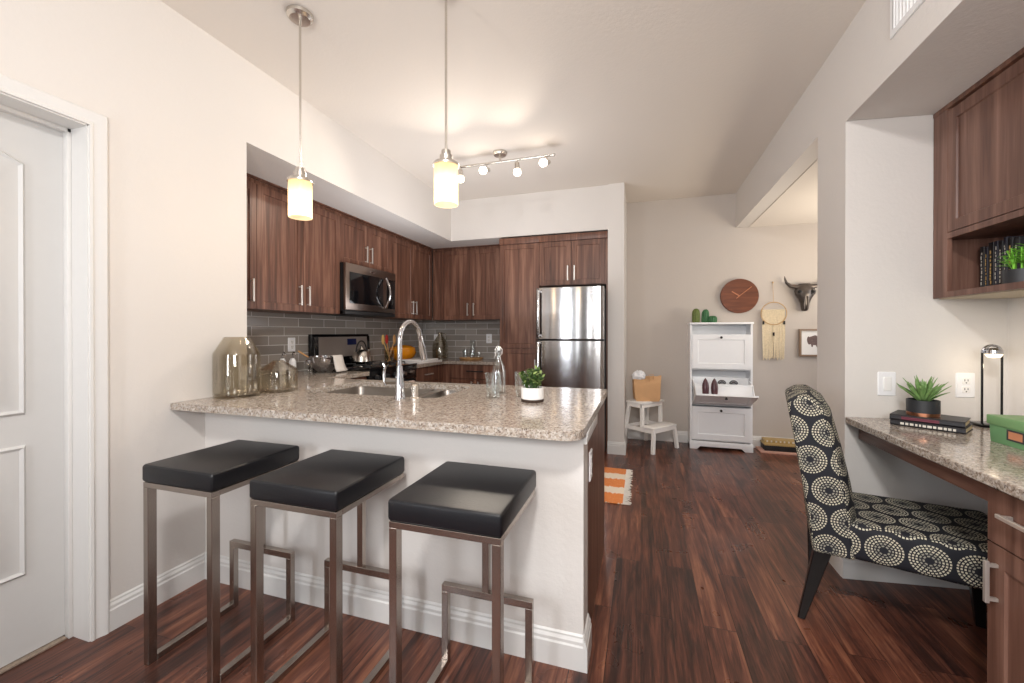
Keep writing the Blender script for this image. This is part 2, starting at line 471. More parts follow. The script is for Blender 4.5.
class MB:
    def __init__(s):
        s.bm = bmesh.new()

    def add(s, tmp, mat=None):
        if mat is not None:
            bmesh.ops.transform(tmp, matrix=mat, verts=tmp.verts)
        me = bpy.data.meshes.new('tmp')
        tmp.to_mesh(me); tmp.free()
        s.bm.from_mesh(me)
        bpy.data.meshes.remove(me)
        return s

    def box(s, x0, x1, y0, y1, z0, z1, bev=0.0, seg=2, mat=None):
        b = bmesh.new()
        bmesh.ops.create_cube(b, size=1)
        for v in b.verts:
            v.co = Vector(((x0 + x1) / 2 + v.co.x * (x1 - x0), (y0 + y1) / 2 + v.co.y * (y1 - y0), (z0 + z1) / 2 + v.co.z * (z1 - z0)))
        if bev:
            bmesh.ops.bevel(b, geom=b.edges[:], offset=bev, segments=seg, profile=0.5, affect='EDGES')
        return s.add(b, mat)

    def hexa(s, bot, top, bev=0.0, seg=2, mat=None):
        """bot/top: 4 points each (x,y,z)"""
        b = bmesh.new()
        vs = [b.verts.new(p) for p in list(bot) + list(top)]
        for f in ((3, 2, 1, 0), (4, 5, 6, 7), (0, 1, 5, 4), (1, 2, 6, 5), (2, 3, 7, 6), (3, 0, 4, 7)):
            b.faces.new([vs[i] for i in f])
        bmesh.ops.recalc_face_normals(b, faces=b.faces)
        if bev:
            bmesh.ops.bevel(b, geom=b.edges[:], offset=bev, segments=seg, profile=0.5, affect='EDGES')
        return s.add(b, mat)

    def prism(s, pts, a, b_, axis='z', bev=0.0, seg=2, mat=None):
        b = bmesh.new()

        def mp(u, v, h):
            return {'z': (u, v, h), 'y': (u, h, v), 'x': (h, u, v)}[axis]
        lo = [b.verts.new(mp(u, v, a)) for u, v in pts]
        hi = [b.verts.new(mp(u, v, b_)) for u, v in pts]
        n = len(pts)
        b.faces.new(lo[::-1]); b.faces.new(hi)
        for i in range(n):
            b.faces.new((lo[i], lo[(i + 1) % n], hi[(i + 1) % n], hi[i]))
        bmesh.ops.recalc_face_normals(b, faces=b.faces)
        if bev:
            ed = [e for e in b.edges if len(e.link_faces) == 2 and e.calc_face_angle(0) > R(30)]
            bmesh.ops.bevel(b, geom=ed, offset=bev, segments=seg, profile=0.5, affect='EDGES')
        return s.add(b, mat)

    def plate(s, outer, holes, z0, z1):
        """flat slab with holes"""
        b = bmesh.new()
        for z in (z0, z1):
            ed = []
            for lp in [outer] + holes:
                vs = [b.verts.new((u, v, z)) for u, v in lp]
                ed += [b.edges.new((vs[i], vs[(i + 1) % len(vs)])) for i in range(len(vs))]
            bmesh.ops.triangle_fill(b, use_beauty=True, use_dissolve=False, edges=ed)
        for lp in [outer] + holes:
            n = len(lp)
            lo = [b.verts.new((u, v, z0)) for u, v in lp]; hi = [b.verts.new((u, v, z1)) for u, v in lp]
            for i in range(n):
                b.faces.new((lo[i], lo[(i + 1) % n], hi[(i + 1) % n], hi[i]))
        bmesh.ops.remove_doubles(b, verts=b.verts, dist=1e-5)
        bmesh.ops.recalc_face_normals(b, faces=b.faces)
        return s.add(b)

    def lathe(s, prof, c=(0, 0, 0), seg=28, mat=None, rot=0.0):
        b = bmesh.new()
        rings = []
        for r, z in prof:
            if r < 1e-5:
                rings.append([b.verts.new((c[0], c[1], c[2] + z))])
            else:
                rings.append([b.verts.new((c[0] + r * math.cos(2 * PI * k / seg + rot), c[1] + r * math.sin(2 * PI * k / seg + rot), c[2] + z)) for k in range(seg)])
        for a, d in zip(rings, rings[1:]):
            for k in range(seg):
                k2 = (k + 1) % seg
                if len(a) == 1 and len(d) == 1:
                    continue
                if len(a) == 1:
                    b.faces.new((a[0], d[k], d[k2]))
                elif len(d) == 1:
                    b.faces.new((a[k], a[k2], d[0]))
                else:
                    b.faces.new((a[k], a[k2], d[k2], d[k]))
        bmesh.ops.recalc_face_normals(b, faces=b.faces)
        return s.add(b, mat)

    def tube(s, pts, r, seg=10, closed=False, cap=True):
        """r: number or list"""
        b = bmesh.new()
        pts = [Vector(p) for p in pts]
        n = len(pts)
        rs = r if isinstance(r, (list, tuple)) else [r] * n
        rings = []
        up = None
        for i, p in enumerate(pts):
            if closed:
                tdir = (pts[(i + 1) % n] - pts[i - 1]).normalized()
            else:
                tdir = (pts[min(i + 1, n - 1)] - pts[max(i - 1, 0)]).normalized()
            if up is None:
                up = Vector((0, 0, 1)) if abs(tdir.z) < 0.9 else Vector((0, 1, 0))
            side = tdir.cross(up)
            if side.length < 1e-6:
                side = tdir.orthogonal()
            side.normalize()
            up = side.cross(tdir).normalized()
            rings.append([b.verts.new(p + (side * math.cos(2 * PI * k / seg) + up * math.sin(2 * PI * k / seg)) * rs[i]) for k in range(seg)])
        m = n if closed else n - 1
        for i in range(m):
            a, d = rings[i], rings[(i + 1) % n]
            for k in range(seg):
                b.faces.new((a[k], a[(k + 1) % seg], d[(k + 1) % seg], d[k]))
        if cap and not closed:
            b.faces.new(rings[0][::-1]); b.faces.new(rings[-1])
        bmesh.ops.recalc_face_normals(b, faces=b.faces)
        return s.add(b)

    def cyl(s, p0, p1, r, seg=20, r2=None):
        return s.tube([p0, p1], [r, r if r2 is None else r2], seg)

    def ball(s, c, r, sx=1, sy=1, sz=1, seg=16, mat=None):
        b = bmesh.new()
        bmesh.ops.create_uvsphere(b, u_segments=seg, v_segments=max(6, seg // 2), radius=r)
        for v in b.verts:
            v.co = Vector((c[0] + v.co.x * sx, c[1] + v.co.y * sy, c[2] + v.co.z * sz))
        return s.add(b, mat)

    def relief(s, loop, prof, mp):
        """loop: ccw (u,v) outline; prof: [(inset, height)]; mp(u,v,h)->xyz; back closed by first ring"""
        b = bmesh.new()
        rings = []
        for ins, h in prof:
            l2 = poly_offset(loop, ins) if ins else loop
            rings.append([b.verts.new(mp(u, v, h)) for u, v in l2])
        n = len(loop)
        for a, d in zip(rings, rings[1:]):
            for k in range(n):
                b.faces.new((a[k], a[(k + 1) % n], d[(k + 1) % n], d[k]))
        b.faces.new(rings[0][::-1]); b.faces.new(rings[-1])
        bmesh.ops.recalc_face_normals(b, faces=b.faces)
        return s.add(b)

    def leaf(s, base, direction, length, width, droop=0.3, seg=4, fold=0.25, thick=0.0):
        b = bmesh.new()
        d = Vector(direction).normalized()
        side = d.cross(Vector((0, 0, 1)))
        if side.length < 1e-3:
            side = Vector((1, 0, 0))
        side.normalize()
        nrm = side.cross(d).normalized()
        rows = []
        p = Vector(base)
        for i in range(seg + 1):
            f = i / seg
            w_ = width * (math.sin(PI * min(0.98, 0.22 + 0.78 * f)) ** 0.8) * (1 if f < 1 else 0)
            q = Vector(base) + d * length * f + Vector((0, 0, -1)) * droop * length * f * f
            if f >= 1:
                rows.append([b.verts.new(q)])
            else:
                rows.append([b.verts.new(q - side * w_ / 2 + nrm * fold * w_), b.verts.new(q), b.verts.new(q + side * w_ / 2 + nrm * fold * w_)])
        for a, c in zip(rows, rows[1:]):
            if len(c) == 1:
                b.faces.new((a[0], a[1], c[0])); b.faces.new((a[1], a[2], c[0]))
            else:
                b.faces.new((a[0], a[1], c[1], c[0])); b.faces.new((a[1], a[2], c[2], c[1]))
        return s.add(b)

    def build(s, name, mat, parent=None, local=False, loc=None, rotz=0.0, flat=False, angle=26, kind=None, label=None):
        me = bpy.data.meshes.new(name)
        org = Vector((0, 0, 0))
        if parent is not None and not local:
            p = parent
            while p is not None:
                org += Vector(p.location); p = p.parent
        if parent is None:
            if loc is None:
                xs = [v.co for v in s.bm.verts]
                lo = Vector((min(c.x for c in xs), min(c.y for c in xs), min(c.z for c in xs)))
                hi = Vector((max(c.x for c in xs), max(c.y for c in xs), max(c.z for c in xs)))
                org = Vector(((lo.x + hi.x) / 2, (lo.y + hi.y) / 2, lo.z))
                loc = org
            elif not local:
                org = Vector(loc)
        if org.length:
            bmesh.ops.translate(s.bm, verts=s.bm.verts, vec=-org)
        s.bm.to_mesh(me); s.bm.free()
        me.materials.append(M[mat] if isinstance(mat, str) else mat)
        if not flat:
            for p in me.polygons:
                p.use_smooth = True
            me.set_sharp_from_angle(angle=R(angle))
        o = bpy.data.objects.new(name, me)
        COL.objects.link(o)
        if parent is not None:
            o.parent = parent
        else:
            o.location = loc
            o.rotation_euler = (0, 0, rotz)
        if kind:
            o['kind'] = kind
        if label:
            o['label'] = label
        return o


def tag(o, label, cat, group=None, kind=None):
    o['label'] = label
    o['category'] = cat
    if group:
        o['group'] = group
    if kind:
        o['kind'] = kind
    return o


def thing(name, label, cat, loc=(0, 0, 0), rotz=0.0, group=None):
    o = bpy.data.objects.new(name, None)
    COL.objects.link(o)
    o.location = loc
    o.rotation_euler = (0, 0, rotz)
    o.empty_display_size = 0.1
    return tag(o, label, cat, group)


def copy_tree(o, parent=None):
    c = o.copy()
    COL.objects.link(c)
    c.parent = parent
    for ch in [x for x in bpy.data.objects if x.parent == o]:
        copy_tree(ch, c)
    return c


def struct(name, mb, mat, parent=None, **kw):
    o = mb.build(name, mat, parent, **kw)
    if parent is None:
        o['kind'] = 'structure'
        o['category'] = name.split('_')[0]
    return o


# ------------------------------------------------------------------ room shell
XL, XR, YB = -2.09, 0.975, 4.97
ZC, ZS = 2.74, 2.285
XK = -2.85
o = struct('floor', MB().box(-3.0, 3.2, -3.0, 5.1, -0.05, 0.0), 'floor_wood'); o['label'] = 'dark reddish brown wood plank floor'
o = struct('ceiling', MB().box(-3.0, 1.1, -3.0, 5.1, ZC, ZC + 0.06), 'ceiling_paint'); o['label'] = 'high white ceiling over the kitchen and living area'
o = struct('ceiling', MB().box(1.1, 3.2, 2.6, 5.1, 2.36, 2.42), 'ceiling_paint'); o['label'] = 'lower cream ceiling of the side hall beyond the header beam'
DY0, DY1, DZ = 0.12, 1.046, 2.05
wl = MB()
wl.box(-2.29, XL, DY1, 1.73, 0, ZC)
wl.box(-2.29, XL, -3.0, DY0, 0, ZC)
wl.box(-2.29, XL, DY0, DY1, DZ, ZC)
o = struct('wall_left', wl, 'wall_paint', flat=True); o['label'] = 'cream left wall with the white door'
o = struct('wall_kitchen_left', MB().box(XK - 0.12, XK, 1.61, 5.09, 0, ZS), 'wall_paint', flat=True); o['label'] = 'kitchen side wall behind the cabinets'
o = struct('wall_kitchen_front', MB().box(XK, -2.29, 1.61, 1.73, 0, ZS), 'wall_paint', flat=True); o['label'] = 'return wall at the near end of the kitchen recess'
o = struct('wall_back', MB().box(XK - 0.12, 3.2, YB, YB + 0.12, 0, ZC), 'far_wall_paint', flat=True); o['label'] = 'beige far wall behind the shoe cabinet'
sf = MB()
sf.prism([(XK - 0.12, 1.73), (XL, 1.73), (XL, 4.295), (-0.325, 4.295), (-0.325, YB), (XK - 0.12, YB)], ZS, ZC)
o = struct('wall_soffit', sf, 'wall_paint', flat=True); o['label'] = 'boxed soffit above the kitchen cabinets'
o = struct('wall_pantry_end', MB().box(-0.325, -0.165, 4.275, YB, 0, ZC), 'wall_paint', flat=True); o['label'] = 'narrow white wall end beside the fridge'
wr = MB()
wr.prism([(XR, 2.464), (1.66, 2.56), (1.66, 2.70), (1.12, 2.805), (XR, 2.805)], 0, ZC)
wr.box(XR, 1.12, 2.805, YB, 2.365, ZC)
wr.box(XR, 1.78, -0.6, 2.464, ZS, ZC)
wr.prism([(1.02, 2.464), (1.66, 2.464), (1.66, 2.56)], ZS, ZC)
o = struct('wall_right', wr, 'wall_paint', flat=True); o['label'] = 'white right wall, header beam and boxed ceiling over the desk'
o = struct('wall_niche_back', MB().box(1.655, 1.78, -0.6, 2.72, 0, ZS), 'niche_paint', flat=True); o['label'] = 'white wall at the back of the desk niche'
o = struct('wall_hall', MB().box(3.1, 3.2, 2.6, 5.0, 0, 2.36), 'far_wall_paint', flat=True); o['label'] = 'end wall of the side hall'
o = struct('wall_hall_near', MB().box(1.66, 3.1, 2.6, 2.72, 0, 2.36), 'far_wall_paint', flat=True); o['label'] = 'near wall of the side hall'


def baseboard(name, p0, p1, nrm, label, h=0.125, mat='trim_white'):
    """profiled skirting from p0 to p1 in plan, sticking out along nrm"""
    b = bmesh.new()
    prof = [(0, 0), (0.016, 0), (0.016, h * 0.68), (0.012, h * 0.73), (0.012, h * 0.82), (0.006, h * 0.90), (0.006, h * 0.95), (0.0, h)]
    n = Vector((nrm[0], nrm[1], 0)).normalized()
    ra = [b.verts.new((p0[0] + n.x * d, p0[1] + n.y * d, z)) for d, z in prof]
    rb = [b.verts.new((p1[0] + n.x * d, p1[1] + n.y * d, z)) for d, z in prof]
    for k in range(len(prof) - 1):
        b.faces.new((ra[k], rb[k], rb[k + 1], ra[k + 1]))
    b.faces.new(ra); b.faces.new(rb[::-1])
    bmesh.ops.recalc_face_normals(b, faces=b.faces)
    m = MB(); m.add(b)
    o = struct(name, m, mat); o['label'] = label
    return o


baseboard('baseboard_left', (XL, 1.102), (XL, 1.5), (1, 0), 'white baseboard along the left wall behind the first stool')
baseboard('baseboard_back', (-0.16, YB), (0.5, YB), (0, -1), 'white baseboard on the far wall behind the step stool')
baseboard('baseboard_back', (1.1, YB), (3.1, YB), (0, -1), 'white baseboard on the far wall right of the shoe cabinet')
baseboard('baseboard_pantry_end', (-0.327, 4.275), (-0.149, 4.275), (0, -1), 'white baseboard around the wall end by the fridge')
baseboard('baseboard_pantry_side', (-0.165, 4.26), (-0.165, YB), (1, 0), 'white baseboard on the side of the wall end')
baseboard('baseboard_right', (XR, 2.46), (XR, 2.82), (-1, 0), 'white baseboard on the wall stub behind the chair')
baseboard('baseboard_niche', (0.96, 2.4615), (1.655, 2.5585), (0.138, -0.99), 'white baseboard under the desk on the niche side wall')

# left door
dr = struct('door_1', MB().box(-2.255, -2.212, DY0 + 0.012, DY1 - 0.008, 0.012, DZ - 0.01), 'door_white')
dr['label'] = 'white panelled interior door with an arched upper panel'


def door_map(u, v, h):
    return (-2.212 + h, u, v)


def door_panel(y0, y1, z0, z1, arch):
    pts = [(y0, z0), (y1, z0), (y1, z1)]
    if arch:
        for k in range(1, 12):
            f = k / 12
            pts.append((y1 + (y0 - y1) * f, z1 + arch * math.sin(PI * f)))
    pts.append((y0, z1))
    return MB().relief(pts, [(0, 0.0), (0.0, 0.003), (0.008, 0.011), (0.018, 0.004), (0.03, 0.0035), (0.055, 0.012)], door_map)


struct('door_panel', door_panel(0.245, 0.92, 0.92, 1.86, 0.10), 'door_white', dr)
struct('door_panel', door_panel(0.245, 0.92, 0.315, 0.805, 0), 'door_white', dr)
jm = MB()
jm.box(-2.29, XL + 0.002, DY1 - 0.004, DY1 + 0.002, 0, DZ)
jm.box(-2.29, XL + 0.002, DY0 - 0.002, DY0 + 0.004, 0, DZ)
jm.box(-2.29, XL + 0.002, DY0, DY1, DZ - 0.006, DZ + 0.002)
jm.box(-2.212, -2.185, DY1 - 0.018, DY1 - 0.004, 0, DZ - 0.006, 0.002)
jm.box(-2.212, -2.185, DY0 + 0.004, DY0 + 0.018, 0, DZ - 0.006, 0.002)
jm.box(-2.212, -2.185, DY0, DY1, DZ - 0.022, DZ - 0.006, 0.002)
o = struct('trim_1', jm, 'trim_white'); o['label'] = 'white door jamb with its stop'


def casing():
    b = bmesh.new()
    W = 0.057
    prof = [(0.0, 0.0), (0.0, 0.011), (0.008, 0.013), (0.014, 0.009), (0.030, 0.013), (0.040, 0.018), (0.050, 0.019), (W, 0.014), (W, 0.0)]
    path = [((DY1, 0), (1, 0)), ((DY1, DZ), (1, 1)), ((DY0, DZ), (-1, 1)), ((DY0, 0), (-1, 0))]
    rings = []
    for (y, z), (dy, dz) in path:
        rings.append([b.verts.new((XL + h, y + dy * wv_, z + dz * wv_)) for wv_, h in prof])
    for a, c_ in zip(rings, rings[1:]):
        for k in range(len(prof) - 1):
            b.faces.new((a[k], a[k + 1], c_[k + 1], c_[k]))
    b.faces.new(rings[0]); b.faces.new(rings[-1][::-1])
    bmesh.ops.recalc_face_normals(b, faces=b.faces)
    m = MB(); m.add(b)
    return m


o = struct('trim_2', casing(), 'trim_white'); o['label'] = 'white moulded casing around the left door'
o = struct('trim_3', MB().box(-2.29, -2.19, DY0, DY1 - 0.02, 0.0, 0.008, 0.002), 'threshold'); o['label'] = 'pale carpet edge strip under the door'

# vent grille high on the right wall
vt = thing('air_vent', 'white air vent grille high on the right wall at the top edge', 'vent', (XR, 1.72, 2.43))
g = MB(); g.plate([(1.36, 2.425), (2.065, 2.425), (2.065, 2.66), (1.36, 2.66)], [[(1.385, 2.45), (2.04, 2.45), (2.04, 2.635), (1.385, 2.635)]], -0.008, 0.0)
bmesh.ops.transform(g.bm, matrix=Matrix(((0, 0, 1, XR), (1, 0, 0, 0), (0, 1, 0, 0), (0, 0, 0, 1))), verts=g.bm.verts)
g.build('vent_frame', 'grille_white', vt)
g = MB()
for k in range(30):
    y = 1.39 + k * 0.0222
    g.hexa([(XR - 0.001, y, 2.45), (XR - 0.001, y + 0.003, 2.45), (XR - 0.008, y + 0.013, 2.45), (XR - 0.008, y + 0.010, 2.45)],
           [(XR - 0.001, y, 2.635), (XR - 0.001, y + 0.003, 2.635), (XR - 0.008, y + 0.013, 2.635), (XR - 0.008, y + 0.010, 2.635)])
g.build('vent_blades', 'grille_white', vt)

# ------------------------------------------------------------------ peninsula
o = struct('wall_peninsula', MB().box(XL, -0.2, 1.5, 1.62, 0, 0.868), 'wall_paint', flat=True); o['label'] = 'white half wall of the peninsula behind the stools'
baseboard('baseboard_peninsula', (XL, 1.5), (-0.2, 1.5), (0, -1), 'white baseboard along the front of the peninsula', h=0.125)
baseboard('baseboard_peninsula_end', (-0.2, 1.484), (-0.2, 1.625), (1, 0), 'white baseboard wrapping the end of the peninsula', h=0.125)
o = struct('trim_4', MB().box(-0.2, -0.186, 1.49, 1.86, 0.822, 0.868, 0.003).box(-0.2, -0.183, 1.49, 1.60, 0.845, 0.868, 0.003), 'trim_white'); o['label'] = 'small white trim cleat under the counter at the peninsula end'


def outlet(mapf, name, label, cat, kind, group=None, w_=0.075, h_=0.118, loc=(0, 0, 0)):
    """mapf(u,v,h) world coordinates of plate centred at 0"""
    t_ = thing(name, label, cat, loc, 0, group)
    m = MB(); m.relief(rrect(-w_ / 2, w_ / 2, -h_ / 2, h_ / 2, 0.005, 3), [(0, 0.0), (0, 0.003), (0.003, 0.006)], mapf)
    m.build('cover_plate', 'white_plastic', t_)
    if kind == 'switch':
        m = MB(); m.relief(rrect(-0.0165, 0.0165, -0.034, 0.034, 0.002, 2), [(0, 0.005), (0, 0.0085), (0.002, 0.0095)], mapf)
        m.build('rocker', 'ceramic_white', t_)
        m = MB(); m.relief(rrect(-0.019, 0.019, -0.037, 0.037, 0.002, 2), [(0, 0.004), (0, 0.0064), (0.0004, 0.0066)], mapf)
        m.build('rocker_frame', 'grille_white', t_)
    elif kind == 'outlet':
        for sgn in (-1, 1):
            m = MB(); m.relief(rrect(-0.017, 0.017, sgn * 0.021 - 0.016, sgn * 0.021 + 0.016, 0.006, 3), [(0, 0.005), (0, 0.0072), (0.001, 0.008)], mapf)
            f = m.build('socket', 'ceramic_white', t_)
            m = MB()
            for du_ in (-0.0065, 0.0065):
                m.relief([(du_ - 0.0014, sgn * 0.021 - 0.002), (du_ + 0.0014, sgn * 0.021 - 0.002), (du_ + 0.0014, sgn * 0.021 + 0.008), (du_ - 0.0014, sgn * 0.021 + 0.008)], [(0, 0.0078), (0, 0.0086)], mapf)
            m.relief([(0.003 * math.cos(a * PI / 4), sgn * 0.021 - 0.009 + 0.003 * math.sin(a * PI / 4)) for a in range(8)], [(0, 0.0078), (0, 0.0086)], mapf)
            m.build('socket_slots', 'slot_dark', f)
    return t_


outlet(lambda u, v, h: (-0.2 + h, 1.70 + u, 0.685 + v), 'wall_outlet', 'white outlet plate on the brown end panel of the peninsula', 'outlet', 'outlet', loc=(-0.2, 1.70, 0.685))

# peninsula counter (with sink cut-out), the left run to the range, one slab
SX0, SX1, SY0, SY1 = -1.82, -0.975, 1.83, 2.33
outer = [(XL + 0.001, 1.34)]
outer += [p for p in rrect(-3, -0.185, 1.34, 2.43, (0, 0.07, 0.02, 0), 6) if p[0] > -2.5 and p[1] < 2.0 and p[0] > -1.0]
outer += [p for p in rrect(-3, -0.185, 1.34, 2.43, (0, 0.07, 0.02, 0), 6) if p[0] > -1.0 and p[1] > 2.0]
outer += [(-2.19, 2.43), (-2.19, 2.94), (XK + 0.001, 2.94), (XK + 0.001, 1.735), (XL + 0.001, 1.735)]
hole = rrect(SX0, SX1, SY0, SY1, 0.05, 5)
ct = MB().plate(outer, [hole], 0.868, 0.9)
ct_o = ct.build('countertop', 'granite')
tag(ct_o, 'speckled beige granite bar counter of the peninsula with the sink cut into it', 'countertop')
bev = ct_o.modifiers.new('round', 'BEVEL'); bev.width = 0.004; bev.segments = 2; bev.limit_method = 'ANGLE'; bev.angle_limit = R(50)
c2 = MB().plate([(XK + 0.001, 3.73), (-2.19, 3.73), (-2.19, 4.32), (-1.495, 4.32), (-1.495, YB - 0.001), (XK + 0.001, YB - 0.001)], [], 0.868, 0.9)
tag(c2.build('countertop', 'granite'), 'speckled granite corner counter right of the range', 'countertop')
# sink
snk = thing('kitchen_sink', 'double bowl stainless steel sink set in the peninsula counter', 'sink', (-1.4, 2.08, 0.69))


def bowl(x0, x1, y0, y1, d):
    b = bmesh.new()
    rings = []
    for ins, z in ((-0.012, 0.867), (0.0, 0.867), (0.006, 0.85), (0.018, 0.9 - d + 0.03), (0.045, 0.9 - d + 0.004), (0.1, 0.9 - d)):
        rings.append([b.verts.new((u, v, z)) for u, v in rrect(x0 + ins, x1 - ins, y0 + ins, y1 - ins, max(0.01, 0.055 - ins * 0.3), 5)])
    n = len(rings[0])
    for a, c_ in zip(rings, rings[1:]):
        for k in range(n):
            b.faces.new((a[k], a[(k + 1) % n], c_[(k + 1) % n], c_[k]))
    b.faces.new(rings[-1])
    bmesh.ops.recalc_face_normals(b, faces=b.faces)
    for f in b.faces:
        f.normal_flip()
    m = MB(); m.add(b)
    return m


for (x0, x1, y1) in ((SX0 + 0.0, -1.225, SY1), (-1.19, SX1, SY1)):
    bo = bowl(x0, x1, SY0, y1, 0.2).build('bowl', 'sink_steel', snk, angle=60)
    cx, cy = (x0 + x1) / 2, (SY0 + y1) / 2
    MB().lathe([(0, 0.003), (0.02, 0.003), (0.032, 0.006), (0.04, 0.003), (0.04, 0.0)], (cx, cy, 0.7), 20).build('drain', 'chrome', bo)
MB().box(-1.237, -1.178, SY0 + 0.005, SY1 - 0.005, 0.855, 0.868, 0.004).build('divider', 'sink_steel', snk)

# faucet
fx, fy = -1.145, 1.775
fa = thing('kitchen_faucet', 'tall chrome gooseneck faucet with pull-down spray beside the sink', 'faucet', (fx, fy, 0.9))
m = MB(); m.lathe([(0, 0), (0.028, 0), (0.028, 0.008), (0.023, 0.02), (0.021, 0.09), (0.017, 0.12), (0.0145, 0.16), (0, 0.16)], (fx, fy, 0.9), 20)
m.build('faucet_body', 'chrome', fa)
neck = []
top = 1.185
for k in range(6):
    neck.append((fx, fy, 0.98 + (top - 0.98) * k / 5))
rad = 0.085
dx_, dy_ = 0.10, 0.995
for k in range(1, 13):
    a = PI * k / 12 * 0.93
    q = rad - rad * math.cos(a)
    neck.append((fx + dx_ * q, fy + dy_ * q, top + rad * math.sin(a) * 1.15))
m = MB(); m.tube(neck, 0.0125, 14); m.build('gooseneck', 'chrome', fa)
e = Vector(neck[-1]); d = (Vector(neck[-1]) - Vector(neck[-2])).normalized()
m = MB(); m.tube([e - d * 0.003, e + d * 0.02, e + d * 0.09, e + d * 0.13], [0.0135, 0.015, 0.019, 0.018], 16); m.build('spray_head', 'chrome', fa)
m = MB(); m.tube([(fx, fy, 0.985), (fx - 0.075, fy, 0.985)], 0.016, 14); m.tube([(fx - 0.075, fy, 0.985), (fx - 0.082, fy, 0.985)], [0.018, 0.012], 14)
hd = m.build('handle_hub', 'sink_steel', fa)
m = MB(); m.tube([(fx - 0.078, fy, 0.965), (fx - 0.088, fy, 0.985), (fx - 0.094, fy + 0.003, 1.02), (fx - 0.088, fy + 0.004, 1.055), (fx - 0.10, fy + 0.004, 1.075)], [0.006, 0.008, 0.0075, 0.0075, 0.005], 10); m.build('lever', 'chrome', hd)
ax_, ay_ = -1.065, 1.785
tag(MB().lathe([(0, 0), (0.024, 0), (0.024, 0.006), (0.017, 0.012), (0.017, 0.05), (0.019, 0.052), (0.019, 0.068), (0.014, 0.074), (0, 0.075)], (ax_, ay_, 0.9), 18).build('air_gap_cap', 'nickel'), 'small metal air gap cap standing right of the faucet', 'sink cap')

# brown base cabinets behind the half wall
pc = thing('base_cabinet', 'dark wood sink base cabinet of the peninsula, its end panel facing the hall', 'cabinet', (-1.0, 2.0, 0))
m = MB(); m.box(-0.222, -0.2, 1.62, 2.39, 0.0, 0.868)
m.box(-2.08, -0.222, 2.37, 2.39, 0.1, 0.866)
m.box(-2.08, -0.222, 1.63, 1.65, 0.1, 0.866)
m.box(-2.08, -0.222, 1.65, 2.37, 0.1, 0.115)
m.build('body', 'cabinet_wood', pc)
m = MB(); m.box(-2.08, -0.222, 2.31, 2.33, 0.0, 0.1); m.build('toe_kick', 'black_matte', pc)


def rectloop(u0, u1, v0, v1):
    return [(u0, v0), (u1, v0), (u1, v1), (u0, v1)]


SHK = lambda fr: [(0, 0.0), (0, 0.018), (fr, 0.018), (fr + 0.003, 0.011), (fr + 0.004, 0.011)]
FLT = [(0, 0.0), (0, 0.0165), (0.0015, 0.018)]


def pull(mb, a, b, n, st=0.03, th=0.005, wd=0.006):
    a, b, n = Vector(a), Vector(b), Vector(n).normalized()
    ax = (b - a).normalized()
    sd = ax.cross(n)
    for p, q in (((a + n * (st - th)) - ax * 0.012, (b + n * (st - th)) + ax * 0.012),):
        vs = []
        for pt in (p, q):
            vs.append([tuple(pt + sd * s1 * wd + n * s2 * th) for s1, s2 in ((-1, -1), (1, -1), (1, 1), (-1, 1))])
        mb.hexa(vs[0], vs[1], 0.0012, 1)
    for pt in (a, b):
        vs = []
        for h in (0, st - th):
            c_ = pt + n * h
            vs.append([tuple(c_ + sd * s1 * wd * 0.8 + ax * s2 * wd * 0.8) for s1, s2 in ((-1, -1), (1, -1), (1, 1), (-1, 1))])
        mb.hexa(vs[0], vs[1])
    return mb


def mapX(x, sgn=1):
    return lambda u, v, h: (x + sgn * h, u, v)


def mapY(y):
    return lambda u, v, h: (u, y - h, v)


def cab_doors(par, kind, plane, doors, z0, z1, wood='cabinet_wood', fr=0.05, hz=None, hl=0.13, metal='handle_metal', prof=None):
    """kind 'X': face normal +X; 'Xn': normal -X; 'Y': normal -Y. doors: (u0,u1,handle_u)"""
    for (u0, u1, hu) in doors:
        lp = rectloop(u0 + 0.0015, u1 - 0.0015, z0 + 0.0015, z1 - 0.0015)
        mf = mapX(plane) if kind == 'X' else mapX(plane, -1) if kind == 'Xn' else mapY(plane)
        d_ = MB().relief(lp, prof or SHK(fr), mf).build('door', wood, par)
        if hu is not None:
            za = hz if hz is not None else z0 + 0.06
            if kind == 'Y':
                a, b, n = (hu, plane - 0.018, za), (hu, plane - 0.018, za + hl), (0, -1, 0)
            elif kind == 'X':
                a, b, n = (plane + 0.018, hu, za), (plane + 0.018, hu, za + hl), (1, 0, 0)
            else:
                a, b, n = (plane - 0.018, hu, za), (plane - 0.018, hu, za + hl), (-1, 0, 0)
            pull(MB(), a, b, n).build('handle', metal, d_)


# ------------------------------------------------------------------ upper kitchen cabinets
XF = -2.52   # carcass face; doors end at -2.502
UB, UT = 1.39, 2.245


def upper_left(y0, y1, doors, zb, label, hz=None):
    c_ = thing('upper_cabinet', label, 'cabinet', (XK + 0.16, (y0 + y1) / 2, zb))
    m = MB(); m.box(XK + 0.002, XF, y0 + 0.001, y1 - 0.001, zb, UT + 0.03); m.build('body', 'cabinet_wood', c_)
    cab_doors(c_, 'X', XF, doors, zb, UT, hz=hz)
    return c_


